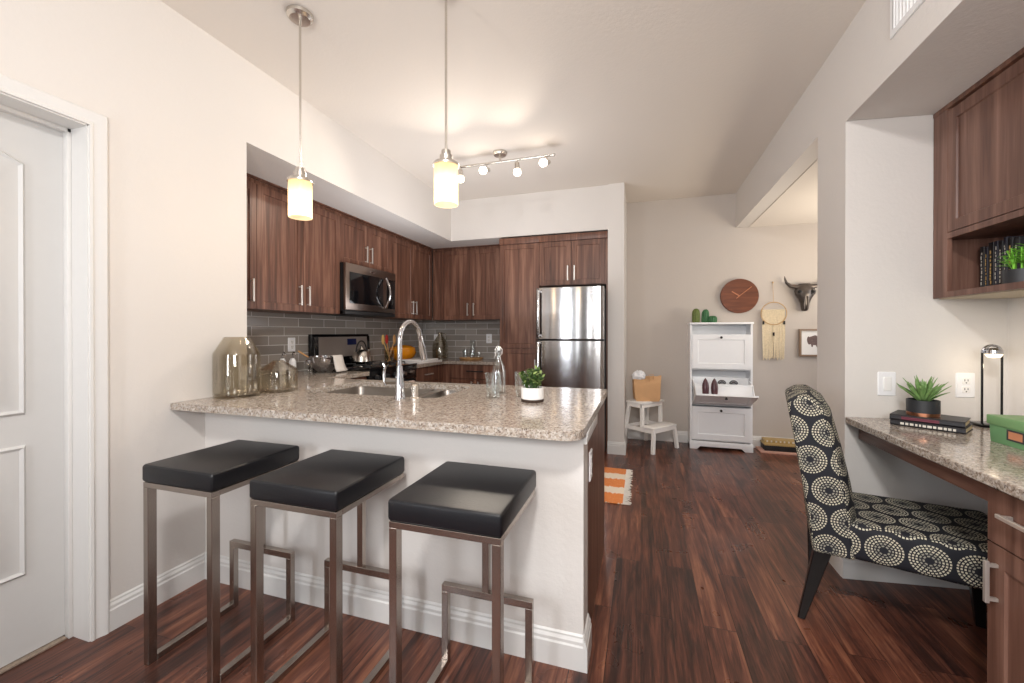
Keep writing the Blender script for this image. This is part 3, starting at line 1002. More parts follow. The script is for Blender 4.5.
upper_left(1.74, 2.145, [(1.74, 2.145, 2.10)], UB, 'brown wall cabinet at the near left end, partly behind the white wall')
upper_left(2.145, 2.955, [(2.145, 2.55, 2.51), (2.55, 2.955, 2.59)], UB, 'two-door brown wall cabinet left of the microwave')
upper_left(2.955, 3.72, [(2.955, 3.3375, 3.30), (3.3375, 3.72, 3.375)], 1.845, 'short two-door brown wall cabinet above the microwave')
cc = upper_left(3.72, 4.63, [(3.72, 4.16, 4.125), (4.16, 4.60, 4.195)], UB, 'two-door brown wall cabinet between the microwave and the corner')
YF = 4.65
ub = thing('upper_cabinet', 'two-door brown wall cabinet on the back wall left of the tall pantry', 'cabinet', (-2.0, 4.8, UB))
m = MB(); m.box(-2.518, -1.502, YF, YB - 0.002, UB, UT + 0.03); m.build('body', 'cabinet_wood', ub)
cab_doors(ub, 'Y', YF, [(-2.36, -1.985, -2.025), (-1.985, -1.61, -1.945)], UB, UT)
MB().box(-2.50, -2.362, YF - 0.018, YF, UB, UT).build('filler_strip', 'cabinet_wood', ub)
MB().box(-1.608, -1.502, YF - 0.018, YF, UB, UT).build('filler_strip', 'cabinet_wood', ub)
m = MB()
m.prism([(XF, 1.74), (XF + 0.035, 1.74), (XF + 0.035, YF - 0.035), (-1.502, YF - 0.035), (-1.502, YF), (XF, YF)], UT + 0.031, ZS - 0.0005)
m = m.build('crown_strip', 'cabinet_wood'); tag(m, 'dark brown crown strip along the top of the kitchen wall cabinets', 'cabinet trim')

# pantry and over-fridge cabinet
YP = 4.30
pn = thing('pantry_cabinet', 'tall brown pantry cabinet beside the fridge', 'cabinet', (-1.26, 4.6, 0))
m = MB(); m.box(-1.492, -1.045, YP, YB - 0.002, 0.1, 2.23); m.box(-1.48, -1.05, YP + 0.05, YB - 0.1, 0, 0.1); m.build('body', 'cabinet_wood', pn)
cab_doors(pn, 'Y', YP, [(-1.492, -1.045, None)], 1.06, 2.195, fr=0.05)
cab_doors(pn, 'Y', YP, [(-1.492, -1.045, -1.085)], 0.12, 1.055, hz=0.80)
m = MB(); m.box(-1.495, -1.045, YP - 0.03, YP + 0.02, 2.197, ZS - 0.02, 0.003); m.build('crown_strip', 'cabinet_wood', pn)
of = thing('upper_cabinet', 'two-door brown cabinet above the refrigerator', 'cabinet', (-0.69, 4.6, 1.73))
m = MB(); m.box(-1.044, -0.327, YP, YB - 0.002, 1.73, 2.23); m.build('body', 'cabinet_wood', of)
tag(MB().box(-0.341, -0.327, YP - 0.016, 4.9, 0.0, 1.729).build('cabinet_side_panel', 'cabinet_wood'), 'thin dark wood panel between the refrigerator and the white wall end', 'cabinet panel')
cab_doors(of, 'Y', YP, [(-1.044, -0.70, -0.735), (-0.70, -0.357, -0.665)], 1.735, 2.195, hz=1.79)
m = MB(); m.box(-1.045, -0.328, YP - 0.03, YP + 0.02, 2.197, ZS - 0.02, 0.003); m.build('crown_strip', 'cabinet_wood', of)

# refrigerator
fr_ = thing('refrigerator', 'stainless steel refrigerator with top freezer beside the white wall end', 'refrigerator', (-0.69, 4.4, 0))
FX0, FX1, FY = -1.015, -0.342, 4.0
m = MB(); m.box(FX0 + 0.005, FX1 - 0.005, FY + 0.075, 4.78, 0.03, 1.675, 0.006); m.box(FX0 + 0.03, FX1 - 0.03, FY + 0.1, 4.7, 0.0, 0.03); m.build('body', 'black_matte', fr_)


def fridge_door(z0, z1):
    pts = []
    n = 20
    for k in range(n + 1):
        f = k / n
        x = FX0 + (FX1 - FX0) * f
        c_ = 1 - abs(2 * f - 1) ** 2.4
        ed = 0.012 * (1 - min(1, min(f, 1 - f) * 30)) ** 2
        pts.append((x, FY + 0.018 * (1 - c_) + ed))
    pts += [(FX1, FY + 0.065), (FX0, FY + 0.065)]
    return MB().prism(pts, z0, z1, 'z', 0.004, 2)


for z0, z1, nm in ((1.165, 1.68, 'freezer_door'), (0.09, 1.15, 'refrigerator_door')):
    d_ = fridge_door(z0, z1).build(nm, 'brushed_steel', fr_, angle=14)
    za, zb = (z0 + 0.02, z1 - 0.02) if nm == 'freezer_door' else (z0 + 0.35, z1 - 0.01)
    m = MB(); m.box(FX0 + 0.02, FX0 + 0.045, FY - 0.042, FY - 0.026, za, zb, 0.006)
    for zz in (za + 0.005, zb - 0.03):
        m.box(FX0 + 0.022, FX0 + 0.043, FY - 0.03, FY + 0.02, zz, zz + 0.025, 0.003)
    m.build('handle', 'brushed_steel', d_)
    if nm == 'freezer_door':
        MB().box(-0.47, -0.40, FY - 0.0005, FY + 0.008, 1.612, 1.624, 0.001).build('badge', 'chrome', d_)
m = MB(); m.box(FX0 + 0.01, FX1 - 0.01, FY + 0.02, FY + 0.07, 0.02, 0.085, 0.003); m.build('kick_grille', 'black_matte', fr_)

# ------------------------------------------------------------------ backsplash
o = tag(MB().box(XK + 0.0004, XK + 0.009, 1.735, YB - 0.0095, 0.9, UB).build('backsplash', 'tile_left'), 'grey glazed subway tile backsplash on the left kitchen wall', 'backsplash')
o = tag(MB().box(XK + 0.0095, -1.495, YB - 0.009, YB - 0.0004, 0.9, UB).build('backsplash', 'tile_back'), 'grey glazed subway tile backsplash on the back kitchen wall', 'backsplash')
outlet(lambda u, v, h: (XK + 0.009 + h, 2.765 + u, 1.128 + v), 'wall_outlet', 'white outlet plate on the tiles left of the range', 'outlet', 'outlet', loc=(XK + 0.009, 2.765, 1.128))
outlet(lambda u, v, h: (-2.63 + u, YB - 0.009 - h, 1.153 + v), 'wall_outlet', 'white outlet plate on the back tiles behind the dark glass jug', 'outlet', 'outlet', loc=(-2.63, YB - 0.009, 1.153))
outlet(lambda u, v, h: (-1.875 + u, YB - 0.009 - h, 1.155 + v), 'wall_outlet', 'white outlet plate on the back tiles beside the pantry', 'outlet', 'outlet', loc=(-1.875, YB - 0.009, 1.155))

# ------------------------------------------------------------------ microwave
mw = thing('microwave', 'stainless over-the-range microwave with a black window', 'microwave', (-2.64, 3.335, 1.395))
MY0, MY1, MZ0, MZ1, MX = 2.957, 3.718, 1.395, 1.842, -2.445
m = MB(); m.box(XK + 0.012, MX - 0.03, MY0, MY1, MZ0, MZ1); m.build('body', 'black_matte', mw)
d_ = MB().box(MX - 0.028, MX, MY0 + 0.004, MY1 - 0.004, MZ0 + 0.035, MZ1, 0.004).build('door', 'micro_steel', mw)
MB().box(MX, MX + 0.003, MY0 + 0.05, 3.50, MZ0 + 0.095, MZ1 - 0.075, 0.001).build('window', 'black_gloss', d_)
MB().box(MX, MX + 0.003, 3.56, MY1 - 0.02, MZ0 + 0.075, MZ1 - 0.075, 0.001).build('control_panel', 'black_gloss', d_)
pts = []
for k in range(13):
    f = k / 12
    pts.append((MX + 0.012 + 0.05 * math.sin(PI * f), 3.53, MZ0 + 0.08 + (MZ1 - MZ0 - 0.15) * f))
MB().tube(pts, 0.011, 10).build('handle', 'chrome', d_)
MB().box(MX, MX + 0.002, 3.30, 3.36, MZ1 - 0.045, MZ1 - 0.032, 0.0005).build('badge', 'chrome', d_)
MB().box(XK + 0.02, MX - 0.002, MY0, MY1, MZ0 - 0.004, MZ0 + 0.03, 0.004).build('vent_base', 'black_matte', mw)

# ------------------------------------------------------------------ range
rg = thing('kitchen_range', 'black and stainless slide-in range with rear control panel', 'stove', (-2.5, 3.335, 0))
RY0, RY1 = 2.945, 3.725
m = MB(); m.box(XK + 0.06, -2.235, RY0, RY1, 0.09, 0.90); m.box(XK + 0.1, -2.28, RY0 + 0.02, RY1 - 0.02, 0, 0.09); m.build('body', 'black_matte', rg)
ck = MB().box(XK + 0.08, -2.195, RY0, RY1, 0.90, 0.918, 0.004).build('cooktop', 'black_gloss', rg)
for (bx_, by_) in ((-2.36, 3.14), (-2.36, 3.53), (-2.64, 3.14), (-2.64, 3.53)):
    g = MB()
    g.lathe([(0, 0.0), (0.04, 0.0), (0.04, 0.012), (0.025, 0.016), (0, 0.016)], (bx_, by_, 0.918), 18)
    for k in range(4):
        a = PI / 4 + k * PI / 2
        g.tube([(bx_ + 0.03 * math.cos(a), by_ + 0.03 * math.sin(a), 0.938), (bx_ + 0.12 * math.cos(a), by_ + 0.12 * math.sin(a), 0.938), (bx_ + 0.125 * math.cos(a), by_ + 0.125 * math.sin(a), 0.918)], 0.006, 6)
    g.build('burner_grate', 'black_matte', ck)
bk = MB(); bk.prism([(XK + 0.012, 0.9), (XK + 0.09, 0.9), (XK + 0.075, 1.19), (XK + 0.06, 1.215), (XK + 0.012, 1.215)], RY0, RY1, 'y', 0.003)
bk = bk.build('back_guard', 'black_gloss', rg)
m = MB(); m.hexa([(XK + 0.090, RY0 + 0.05, 1.0), (XK + 0.083, RY0 + 0.05, 1.0), (XK + 0.083, RY1 - 0.05, 1.0), (XK + 0.090, RY1 - 0.05, 1.0)],
                 [(XK + 0.080, RY0 + 0.05, 1.19), (XK + 0.07, RY0 + 0.05, 1.19), (XK + 0.07, RY1 - 0.05, 1.19), (XK + 0.080, RY1 - 0.05, 1.19)]); fc = m.build('control_face', 'panel_steel', bk)
m = MB(); m.hexa([(XK + 0.0895, 3.37, 1.11), (XK + 0.083, 3.37, 1.11), (XK + 0.083, 3.50, 1.11), (XK + 0.0895, 3.50, 1.11)],
                 [(XK + 0.0855, 3.37, 1.17), (XK + 0.077, 3.37, 1.17), (XK + 0.077, 3.50, 1.17), (XK + 0.0855, 3.50, 1.17)]); m.build('clock_display', 'display_blue', fc)
dr_ = MB().box(-2.235, -2.205, RY0 + 0.004, RY1 - 0.004, 0.24, 0.76, 0.006).build('oven_door', 'black_gloss', rg)
m = MB(); m.cyl((-2.165, RY0 + 0.05, 0.735), (-2.165, RY1 - 0.05, 0.735), 0.012, 12)
for yy_ in (RY0 + 0.07, RY1 - 0.07):
    m.cyl((-2.205, yy_, 0.735), (-2.165, yy_, 0.735), 0.009, 8)
m.build('handle', 'nickel', dr_)
fp = MB().box(-2.235, -2.2, RY0 + 0.002, RY1 - 0.002, 0.77, 0.90, 0.006).build('front_panel', 'black_gloss', rg)
for k in range(5):
    yk = RY0 + 0.11 + k * 0.14
    m = MB(); m.tube([(-2.2, yk, 0.835), (-2.19, yk, 0.835), (-2.17, yk, 0.835)], [0.026, 0.024, 0.019], 16)
    m.box(-2.172, -2.164, yk - 0.004, yk + 0.004, 0.817, 0.853)
    m.build('knob', 'black_matte' if k < 3 else 'micro_steel', fp)
MB().box(-2.235, -2.207, RY0 + 0.004, RY1 - 0.004, 0.1, 0.23, 0.005).build('drawer', 'micro_steel', rg)
# towel on the oven handle
tw = MB()
N_ = 9
bb = bmesh.new()
rows = []
prof = [(-2.188, 0.50), (-2.186, 0.60), (-2.184, 0.70), (-2.182, 0.74), (-2.172, 0.752), (-2.158, 0.752), (-2.148, 0.742), (-2.145, 0.70), (-2.142, 0.60), (-2.139, 0.47)]
for i, (px, pz) in enumerate(prof):
    rows.append([bb.verts.new((px + 0.003 * math.sin(k * 1.7) * abs(pz - 0.745) * 4, 3.43 + 0.17 * k / N_, pz)) for k in range(N_ + 1)])
for a, c_ in zip(rows, rows[1:]):
    for k in range(N_):
        bb.faces.new((a[k], a[k + 1], c_[k + 1], c_[k]))
tw.add(bb)
to = tw.build('dish_towel', 'cloth_pink', angle=80)
to.modifiers.new('thick', 'SOLIDIFY').thickness = 0.003
tag(to, 'pale pink striped dish towel hanging on the oven handle', 'towel')

# ------------------------------------------------------------------ base cabinets
bc = thing('base_cabinet', 'brown base cabinet between the peninsula and the range', 'cabinet', (-2.5, 2.7, 0))
m = MB(); m.box(XK + 0.002, -2.235, 2.41, 2.94, 0.1, 0.868); m.box(XK + 0.002, -2.29, 2.41, 2.94, 0, 0.1); m.build('body', 'cabinet_wood', bc)
d_ = MB().relief(rectloop(2.45, 2.938, 0.70, 0.86), FLT, mapX(-2.235)).build('drawer', 'cabinet_wood', bc)
pull(MB(), (-2.217, 2.63, 0.78), (-2.217, 2.76, 0.78), (1, 0, 0)).build('handle', 'handle_metal', d_)
cab_doors(bc, 'X', -2.235, [(2.45, 2.938, 2.49)], 0.11, 0.695, hz=0.53)
bd = thing('base_cabinet', 'brown base cabinet right of the range with one drawer', 'cabinet', (-2.5, 4.0, 0))
m = MB(); m.box(XK + 0.002, -2.235, 3.73, YB - 0.002, 0.1, 0.868); m.box(XK + 0.002, -2.29, 3.73, 4.36, 0, 0.1); m.build('body', 'cabinet_wood', bd)
d_ = MB().relief(rectloop(3.735, 4.25, 0.70, 0.86), FLT, mapX(-2.235)).build('drawer', 'cabinet_wood', bd)
pull(MB(), (-2.217, 3.92, 0.78), (-2.217, 4.05, 0.78), (1, 0, 0)).build('handle', 'handle_metal', d_)
cab_doors(bd, 'X', -2.235, [(3.735, 4.25, 3.78)], 0.11, 0.695, hz=0.53)
be = thing('base_cabinet', 'brown base cabinet under the back counter beside the pantry', 'cabinet', (-1.85, 4.6, 0))
m = MB(); m.box(-2.234, -1.494, 4.365, YB - 0.002, 0.1, 0.868); m.box(-2.234, -1.494, 4.42, YB - 0.002, 0, 0.1); m.build('body', 'cabinet_wood', be)
d_ = MB().relief(rectloop(-2.12, -1.496, 0.70, 0.86), FLT, mapY(4.365)).build('drawer', 'cabinet_wood', be)
pull(MB(), (-1.90, 4.347, 0.79), (-1.72, 4.347, 0.79), (0, -1, 0)).build('handle', 'black_matte', d_, label='dark bar handle')
cab_doors(be, 'Y', 4.365, [(-2.12, -1.81, -1.85), (-1.81, -1.496, -1.77)], 0.11, 0.695, hz=0.53)

# ------------------------------------------------------------------ counter objects
jar = thing('glass_jar', 'large smoky glass jar with sloping shoulders at the left end of the bar', 'jar', (-1.983, 1.585, 0.9))
pf = [(0, 0.0), (0.085, 0.0), (0.1, 0.004), (0.104, 0.02), (0.105, 0.06), (0.105, 0.215), (0.102, 0.226), (0.060, 0.300), (0.056, 0.305), (0.052, 0.305), (0.056, 0.296), (0.098, 0.222), (0.101, 0.212), (0.101, 0.06), (0.099, 0.022), (0.09, 0.014), (0, 0.012)]
MB().lathe(pf, (0, 0, 0), 36).build('vessel', 'glass_smoky', jar, local=True, angle=24)
j2 = thing('glass_jar', 'short smoky glass jar with a narrow neck right of the large jar', 'jar', (-1.950, 1.805, 0.9))
pf = [(0, 0.0), (0.085, 0.0), (0.098, 0.006), (0.1, 0.02), (0.1, 0.115), (0.096, 0.125), (0.03, 0.168), (0.026, 0.172), (0.022, 0.172), (0.024, 0.166), (0.09, 0.122), (0.096, 0.112), (0.096, 0.022), (0.088, 0.012), (0, 0.01)]
MB().lathe(pf, (0, 0, 0), 36).build('vessel', 'glass_smoky', j2, local=True, angle=24)
for k, (bx_, by_, lab) in enumerate(((-2.72, 2.56, 'glass oil cruet with pour spout nearer the white wall'), (-2.66, 2.60, 'glass oil cruet with pour spout nearer the outlet'))):
    cr = thing('oil_cruet', lab, 'bottle', (bx_, by_, 0.9), 0, 'oil cruets behind the jars')
    MB().lathe([(0, 0), (0.024, 0), (0.026, 0.01), (0.026, 0.10), (0.013, 0.125), (0, 0.125)], (0, 0, 0), 16).build('bottle', 'white_plastic', cr, local=True)
    MB().tube([(0, 0, 0.125), (0, 0, 0.16), (0.01, 0.0, 0.175), (0.022, 0, 0.165), (0.03, 0, 0.15)], 0.005, 8).build('spout', 'chrome', cr, local=True)
# salt shaker
sh = thing('salt_shaker', 'small glass shaker with metal lid beside the mixing bowl', 'shaker', (-2.468, 2.56, 0.9))
MB().lathe([(0, 0), (0.028, 0), (0.031, 0.006), (0.029, 0.08), (0.024, 0.09), (0, 0.09)], (0, 0, 0), 18).build('jar', 'glass_clear', sh, local=True)
MB().lathe([(0, 0.088), (0.026, 0.088), (0.026, 0.108), (0.018, 0.116), (0, 0.118)], (0, 0, 0), 18).build('lid', 'chrome', sh, local=True)
# mixing bowl
bwx, bwy = -2.54, 2.815
bw = thing('mixing_bowl', 'shiny steel mixing bowl on the counter left of the range', 'bowl', (bwx, bwy, 0.9))
MB().lathe([(0, 0), (0.05, 0), (0.055, 0.004), (0.10, 0.045), (0.12, 0.09), (0.124, 0.125), (0.129, 0.127), (0.129, 0.131), (0.121, 0.131), (0.116, 0.09), (0.096, 0.048), (0.05, 0.008), (0, 0.008)], (0, 0, 0), 32).build('vessel', 'chrome', bw, local=True, angle=40)
sp_ = thing('wooden_spoon', 'wooden spoon leaning in the steel mixing bowl', 'spoon', (bwx, bwy, 0.91))
MB().tube([(0.02, 0.0, 0.02), (-0.05, -0.07, 0.09), (-0.13, -0.15, 0.17)], [0.006, 0.006, 0.007], 8).build('stick', 'light_wood', sp_, local=True)
MB().ball((0.03, 0.01, 0.012), 0.022, 1, 1, 0.35).build('spoon_head', 'light_wood', sp_, local=True)
cl = bmesh.new(); rows = []
for i in range(9):
    f = i / 8
    r_a = [(0.06, 0.115), (0.09, 0.128), (0.115, 0.137), (0.134, 0.137), (0.14, 0.12), (0.145, 0.09), (0.152, 0.06), (0.162, 0.03), (0.178, 0.008)][i]
    rw = []
    for k in range(8):
        a = R(-24 + 8 * k) + f * 0.1
        rr = r_a[0] + 0.004 * math.sin(k * 1.9) * f
        rw.append(cl.verts.new((bwx + rr * math.cos(a), bwy + rr * math.sin(a), 0.9 + r_a[1] + 0.002)))
    rows.append(rw)
for a, c_ in zip(rows, rows[1:]):
    for k in range(7):
        cl.faces.new((a[k], a[k + 1], c_[k + 1], c_[k]))
m = MB(); m.add(cl); to = m.build('kitchen_cloth', 'cloth_white', angle=80); to.modifiers.new('thick', 'SOLIDIFY').thickness = 0.003
tag(to, 'white cloth draped over the rim of the mixing bowl', 'cloth')

# kettle on the back burner
kt = thing('tea_kettle', 'stainless tea kettle with arched black handle on the stove', 'kettle', (-2.64, 3.42, 0.938))
MB().lathe([(0, 0), (0.085, 0), (0.095, 0.01), (0.09, 0.05), (0.075, 0.095), (0.05, 0.12), (0.035, 0.128), (0, 0.13)], (0, 0, 0), 28).build('vessel', 'nickel', kt, local=True, angle=50)
MB().lathe([(0.034, 0.126), (0.03, 0.136), (0.012, 0.142), (0.008, 0.15), (0.012, 0.16), (0.006, 0.168), (0, 0.168)], (0, 0, 0), 20).build('lid', 'nickel', kt, local=True)
MB().tube([(0, 0.078 * math.cos(PI * k / 14), 0.105 + 0.105 * math.sin(PI * k / 14)) for k in range(15)], 0.007, 8).build('handle', 'black_matte', kt, local=True)
MB().tube([(0, 0.07, 0.06), (0, 0.10, 0.09), (0, 0.118, 0.12)], [0.018, 0.013, 0.010], 10).build('spout', 'nickel', kt, local=True)

# utensil crock
cx, cy = -2.62, 3.86
ur = thing('utensil_holder', 'dark utensil holder right of the stove', 'utensil holder', (cx, cy, 0.9))
MB().lathe([(0, 0), (0.05, 0), (0.052, 0.01), (0.052, 0.14), (0.047, 0.14), (0.047, 0.01), (0, 0.01)], (0, 0, 0), 24).build('holder_body', 'glass_smoky', ur, local=True)
for k, (dx2, dy2, nm, mt, lab, hd_) in enumerate(((-0.03, -0.05, 'wooden_spatula', 'spatula_yellow', 'yellow wooden spatula leaning left in the utensil holder', 's'),
                                                (0.02, 0.05, 'wooden_spatula', 'light_wood', 'tan wooden spatula leaning right in the utensil holder', 's'),
                                                (-0.04, 0.02, 'red_spatula', 'spatula_red', 'red spatula at the back of the utensil holder', 's'))):
    u_ = thing(nm, lab, 'utensil', (cx, cy, 0.912))
    tip = Vector((dx2, dy2, 0.20))
    MB().tube([(-dx2 * 0.3, -dy2 * 0.3, 0.0), tuple(tip)], 0.006, 8).build('shaft', 'light_wood' if k != 0 else mt, u_, local=True)
    dd = tip.normalized()
    c0 = tip + dd * 0.045
    MB().ball(tuple(c0), 0.034, 0.35, 0.8, 1.6).build('blade', mt, u_, local=True)

# orange glass dish, standing behind cutting boards
dsh = thing('orange_glass_bowl', 'amber orange glass bowl on the corner counter', 'bowl', (-2.65, 4.17, 0.9))
MB().lathe([(0, 0), (0.06, 0), (0.07, 0.006), (0.13, 0.05), (0.155, 0.10), (0.14, 0.16), (0.08, 0.185), (0.06, 0.185), (0.12, 0.155), (0.14, 0.10), (0.12, 0.055), (0.06, 0.014), (0, 0.012)], (0, 0, 0), 28).build('vessel', 'orange_glass', dsh, local=True, angle=50)
o = tag(MB().box(-0.19, 0.19, -0.14, 0.14, 0, 0.02, 0.004).build('cutting_board', 'marble', loc=(-2.34, 4.06, 0.9), local=True, rotz=R(78)), 'white marble board lying at the bottom right of the range', 'board', 'white boards right of the range')
o = tag(MB().box(-0.17, 0.17, -0.12, 0.12, 0, 0.018, 0.004).build('cutting_board', 'ceramic_white', loc=(-2.35, 4.06, 0.9202), local=True, rotz=R(84)), 'smaller white board stacked on top of the marble board', 'board', 'white boards right of the range')
# dark jug in the corner
jg = thing('glass_jug', 'tall dark clear glass jug standing in the kitchen corner', 'jug', (-2.44, 4.70, 0.9))
MB().lathe([(0, 0), (0.08, 0), (0.098, 0.01), (0.1, 0.16), (0.085, 0.22), (0.035, 0.29), (0.03, 0.33), (0.036, 0.335), (0.028, 0.335), (0.024, 0.3), (0.08, 0.215), (0.094, 0.158), (0.092, 0.014), (0, 0.01)], (0, 0, 0), 28).build('vessel', 'glass_smoky', jg, local=True, angle=50)
MB().tube([(0.03, 0, 0.32), (0.07, 0, 0.315), (0.085, 0, 0.27), (0.075, 0, 0.22)], 0.007, 8).build('handle', 'glass_smoky', jg, local=True)
# tray and glasses
tr_ = tag(MB().lathe([(0, 0), (0.135, 0), (0.15, 0.012), (0.152, 0.022), (0.146, 0.022), (0.135, 0.01), (0, 0.01)], (0, 0, 0), 32).build('round_tray', 'light_wood', loc=(-2.02, 4.72, 0.9), local=True), 'round wooden tray of drinking glasses on the back counter', 'tray')


def tumbler(x, y, z, r, h, name, label, group=None):
    o_ = MB().lathe([(0, 0), (r * 0.78, 0), (r * 0.8, 0.004), (r, h), (r * 0.94, h), (r * 0.75, 0.014), (0, 0.012)], (0, 0, 0), 24).build(name, 'glass_clear', loc=(x, y, z), local=True, angle=50)
    return tag(o_, label, 'glass', group)


for i, (dx2, dy2, z_, r2, h2, lab) in enumerate(((-0.075, -0.02, 0.011, 0.036, 0.11, 'leftmost drinking glass on the round wooden tray'),
                                                 (-0.005, 0.055, 0.011, 0.04, 0.13, 'lower glass of the stacked pair at the back of the wooden tray'),
                                                 (-0.005, 0.055, 0.1415, 0.036, 0.10, 'upper glass of the stacked pair on the wooden tray'),
                                                 (0.035, -0.06, 0.011, 0.036, 0.08, 'short glass at the front of the wooden tray'),
                                                 (0.085, 0.03, 0.011, 0.036, 0.08, 'short glass at the right of the wooden tray'))):
    tumbler(-2.02 + dx2, 4.72 + dy2, 0.9 + z_, r2, h2, 'drinking_glass', lab, 'glasses on the wooden tray')

# glasses, bottle and plant on the bar
tumbler(-0.713, 1.945, 0.9, 0.041, 0.125, 'pint_glass', 'clear tapered glass left on the bar in front of the glass bottle', 'glasses on the bar')
tumbler(-0.585, 2.03, 0.9, 0.041, 0.125, 'pint_glass', 'clear tapered glass on the bar partly behind the small plant', 'glasses on the bar')
bt = thing('swing_top_bottle', 'clear swing-top glass bottle on the bar between two glasses', 'bottle', (-0.745, 2.12, 0.9))
bt.scale = (0.9, 0.9, 0.93)
MB().lathe([(0, 0), (0.038, 0), (0.043, 0.006), (0.043, 0.11), (0.036, 0.15), (0.018, 0.19), (0.014, 0.205), (0.014, 0.235), (0.018, 0.238), (0.018, 0.25), (0.012, 0.25), (0.010, 0.205), (0.032, 0.15), (0.039, 0.11), (0.039, 0.008), (0, 0.006)], (0, 0, 0), 24).build('vessel', 'glass_clear', bt, local=True, angle=50)
MB().lathe([(0, 0.245), (0.010, 0.246), (0.012, 0.256), (0.009, 0.266), (0, 0.268)], (0, 0, 0), 16).build('stopper', 'ceramic_white', bt, local=True)
MB().tube([(0.02, 0, 0.22), (0.024, 0, 0.25), (0.012, 0, 0.27), (-0.012, 0, 0.27), (-0.024, 0, 0.25), (-0.02, 0, 0.22), (-0.026, 0, 0.20)], 0.0014, 6).build('wire_clasp', 'nickel', bt, local=True)
pl_ = thing('potted_plant', 'small bushy green plant in a white pot on the bar', 'plant', (-0.495, 1.895, 0.9))
MB().lathe([(0, 0.012), (0.05, 0.012), (0.054, 0.016), (0.054, 0.068), (0.048, 0.068), (0.048, 0.058), (0, 0.058)], (0, 0, 0), 30).build('pot', 'ceramic_white', pl_, local=True)
MB().lathe([(0, 0.0), (0.052, 0.0), (0.054, 0.004), (0.053, 0.0118), (0, 0.0118)], (0, 0, 0), 30).build('pot_base', 'soil', pl_, local=True, label='brown base ring of the pot')
MB().lathe([(0, 0.062), (0.047, 0.06), (0.047, 0.0585), (0, 0.0585)], (0, 0, 0), 20).build('soil', 'soil', pl_, local=True)
m = MB(); m2 = MB(); m3 = MB()
for k in range(40):
    a = random.uniform(0, 2 * PI); s_ = random.uniform(0.1, 1) ** 0.7
    b0 = Vector((0.03 * s_ * math.cos(a), 0.03 * s_ * math.sin(a), 0.058))
    b1 = Vector((0.062 * s_ * math.cos(a), 0.062 * s_ * math.sin(a), 0.155 - 0.035 * s_ + random.uniform(-0.015, 0.012)))
    m3.tube([b0, (b0 + b1) / 2 + Vector((0, 0, 0.005)), b1], 0.0016, 5)
    for q in range(7):
        f = 0.3 + 0.7 * q / 6
        p = b0.lerp(b1, f)
        a2 = a + q * 2.4 + random.uniform(-.4, .4)
        (m if random.random() < 0.6 else m2).leaf(p, (math.cos(a2), math.sin(a2), random.uniform(0.3, 1.1)), 0.024, 0.013, 0.1, 3)
m.build('foliage', 'leaf_green', pl_, local=True); m2.build('young_leaves', 'leaf_pale', pl_, local=True); m3.build('stems', 'leaf_green', pl_, local=True)

# ------------------------------------------------------------------ bar stools


def make_stool(label, x):
    s_ = thing('bar_stool', label, 'stool', (x, 1.22, 0), 0, 'backless bar stools at the peninsula')
    W_, D_ = 0.355, 0.385
    hw, hd2 = W_ / 2, D_ / 2
    b = 0.0125
    MB().box(-hw, hw, -hd2, hd2, 0.676, 0.742, 0.012, 3).build('seat', 'leather', s_, local=True)
    m = MB()
    m.box(-hw + 0.005, hw - 0.005, -hd2 + 0.004, -hd2 + 0.034, 0.657, 0.676, 0.001, 1)
    m.box(-hw + 0.005, hw - 0.005, hd2 - 0.034, hd2 - 0.004, 0.657, 0.676, 0.001, 1)
    m.box(-hw + 0.005, -hw + 0.030, -hd2 + 0.034, hd2 - 0.034, 0.657, 0.676, 0.001, 1)
    m.box(hw - 0.030, hw - 0.005, -hd2 + 0.034, hd2 - 0.034, 0.657, 0.676, 0.001, 1)
    m.build('seat_frame', 'stool_metal', s_, local=True)
    for sg in (-1, 1):
        xc = sg * (hw - 0.0175)
        MB().box(xc - b, xc + b, -hd2 + 0.004, -hd2 + 0.034, 0.0, 0.657, 0.0012, 1).build('leg', 'stool_metal', s_, local=True)
        MB().box(xc - b, xc + b, -hd2 + 0.034, hd2 - 0.050, 0.0, 0.024, 0.0012, 1).build('floor_runner', 'stool_metal', s_, local=True)
        MB().box(xc - b, xc + b, hd2 - 0.050, hd2 - 0.026, 0.0, 0.272, 0.0012, 1).build('footrest_post', 'stool_metal', s_, local=True)
    MB().box(-hw + 0.005, hw - 0.005, hd2 - 0.050, hd2 - 0.026, 0.272, 0.298, 0.0012, 1).build('footrest', 'stool_metal', s_, local=True)
    MB().box(-b, b, hd2 - 0.050, hd2 - 0.026, 0.298, 0.657, 0.0012, 1).build('rear_post', 'stool_metal', s_, local=True)
    return s_


make_stool('black leather and steel bar stool nearest the left wall', -1.580)
make_stool('black leather and steel bar stool in the middle of the three', -1.062)
make_stool('black leather and steel bar stool at the right end of the peninsula', -0.530)

# ------------------------------------------------------------------ pendants


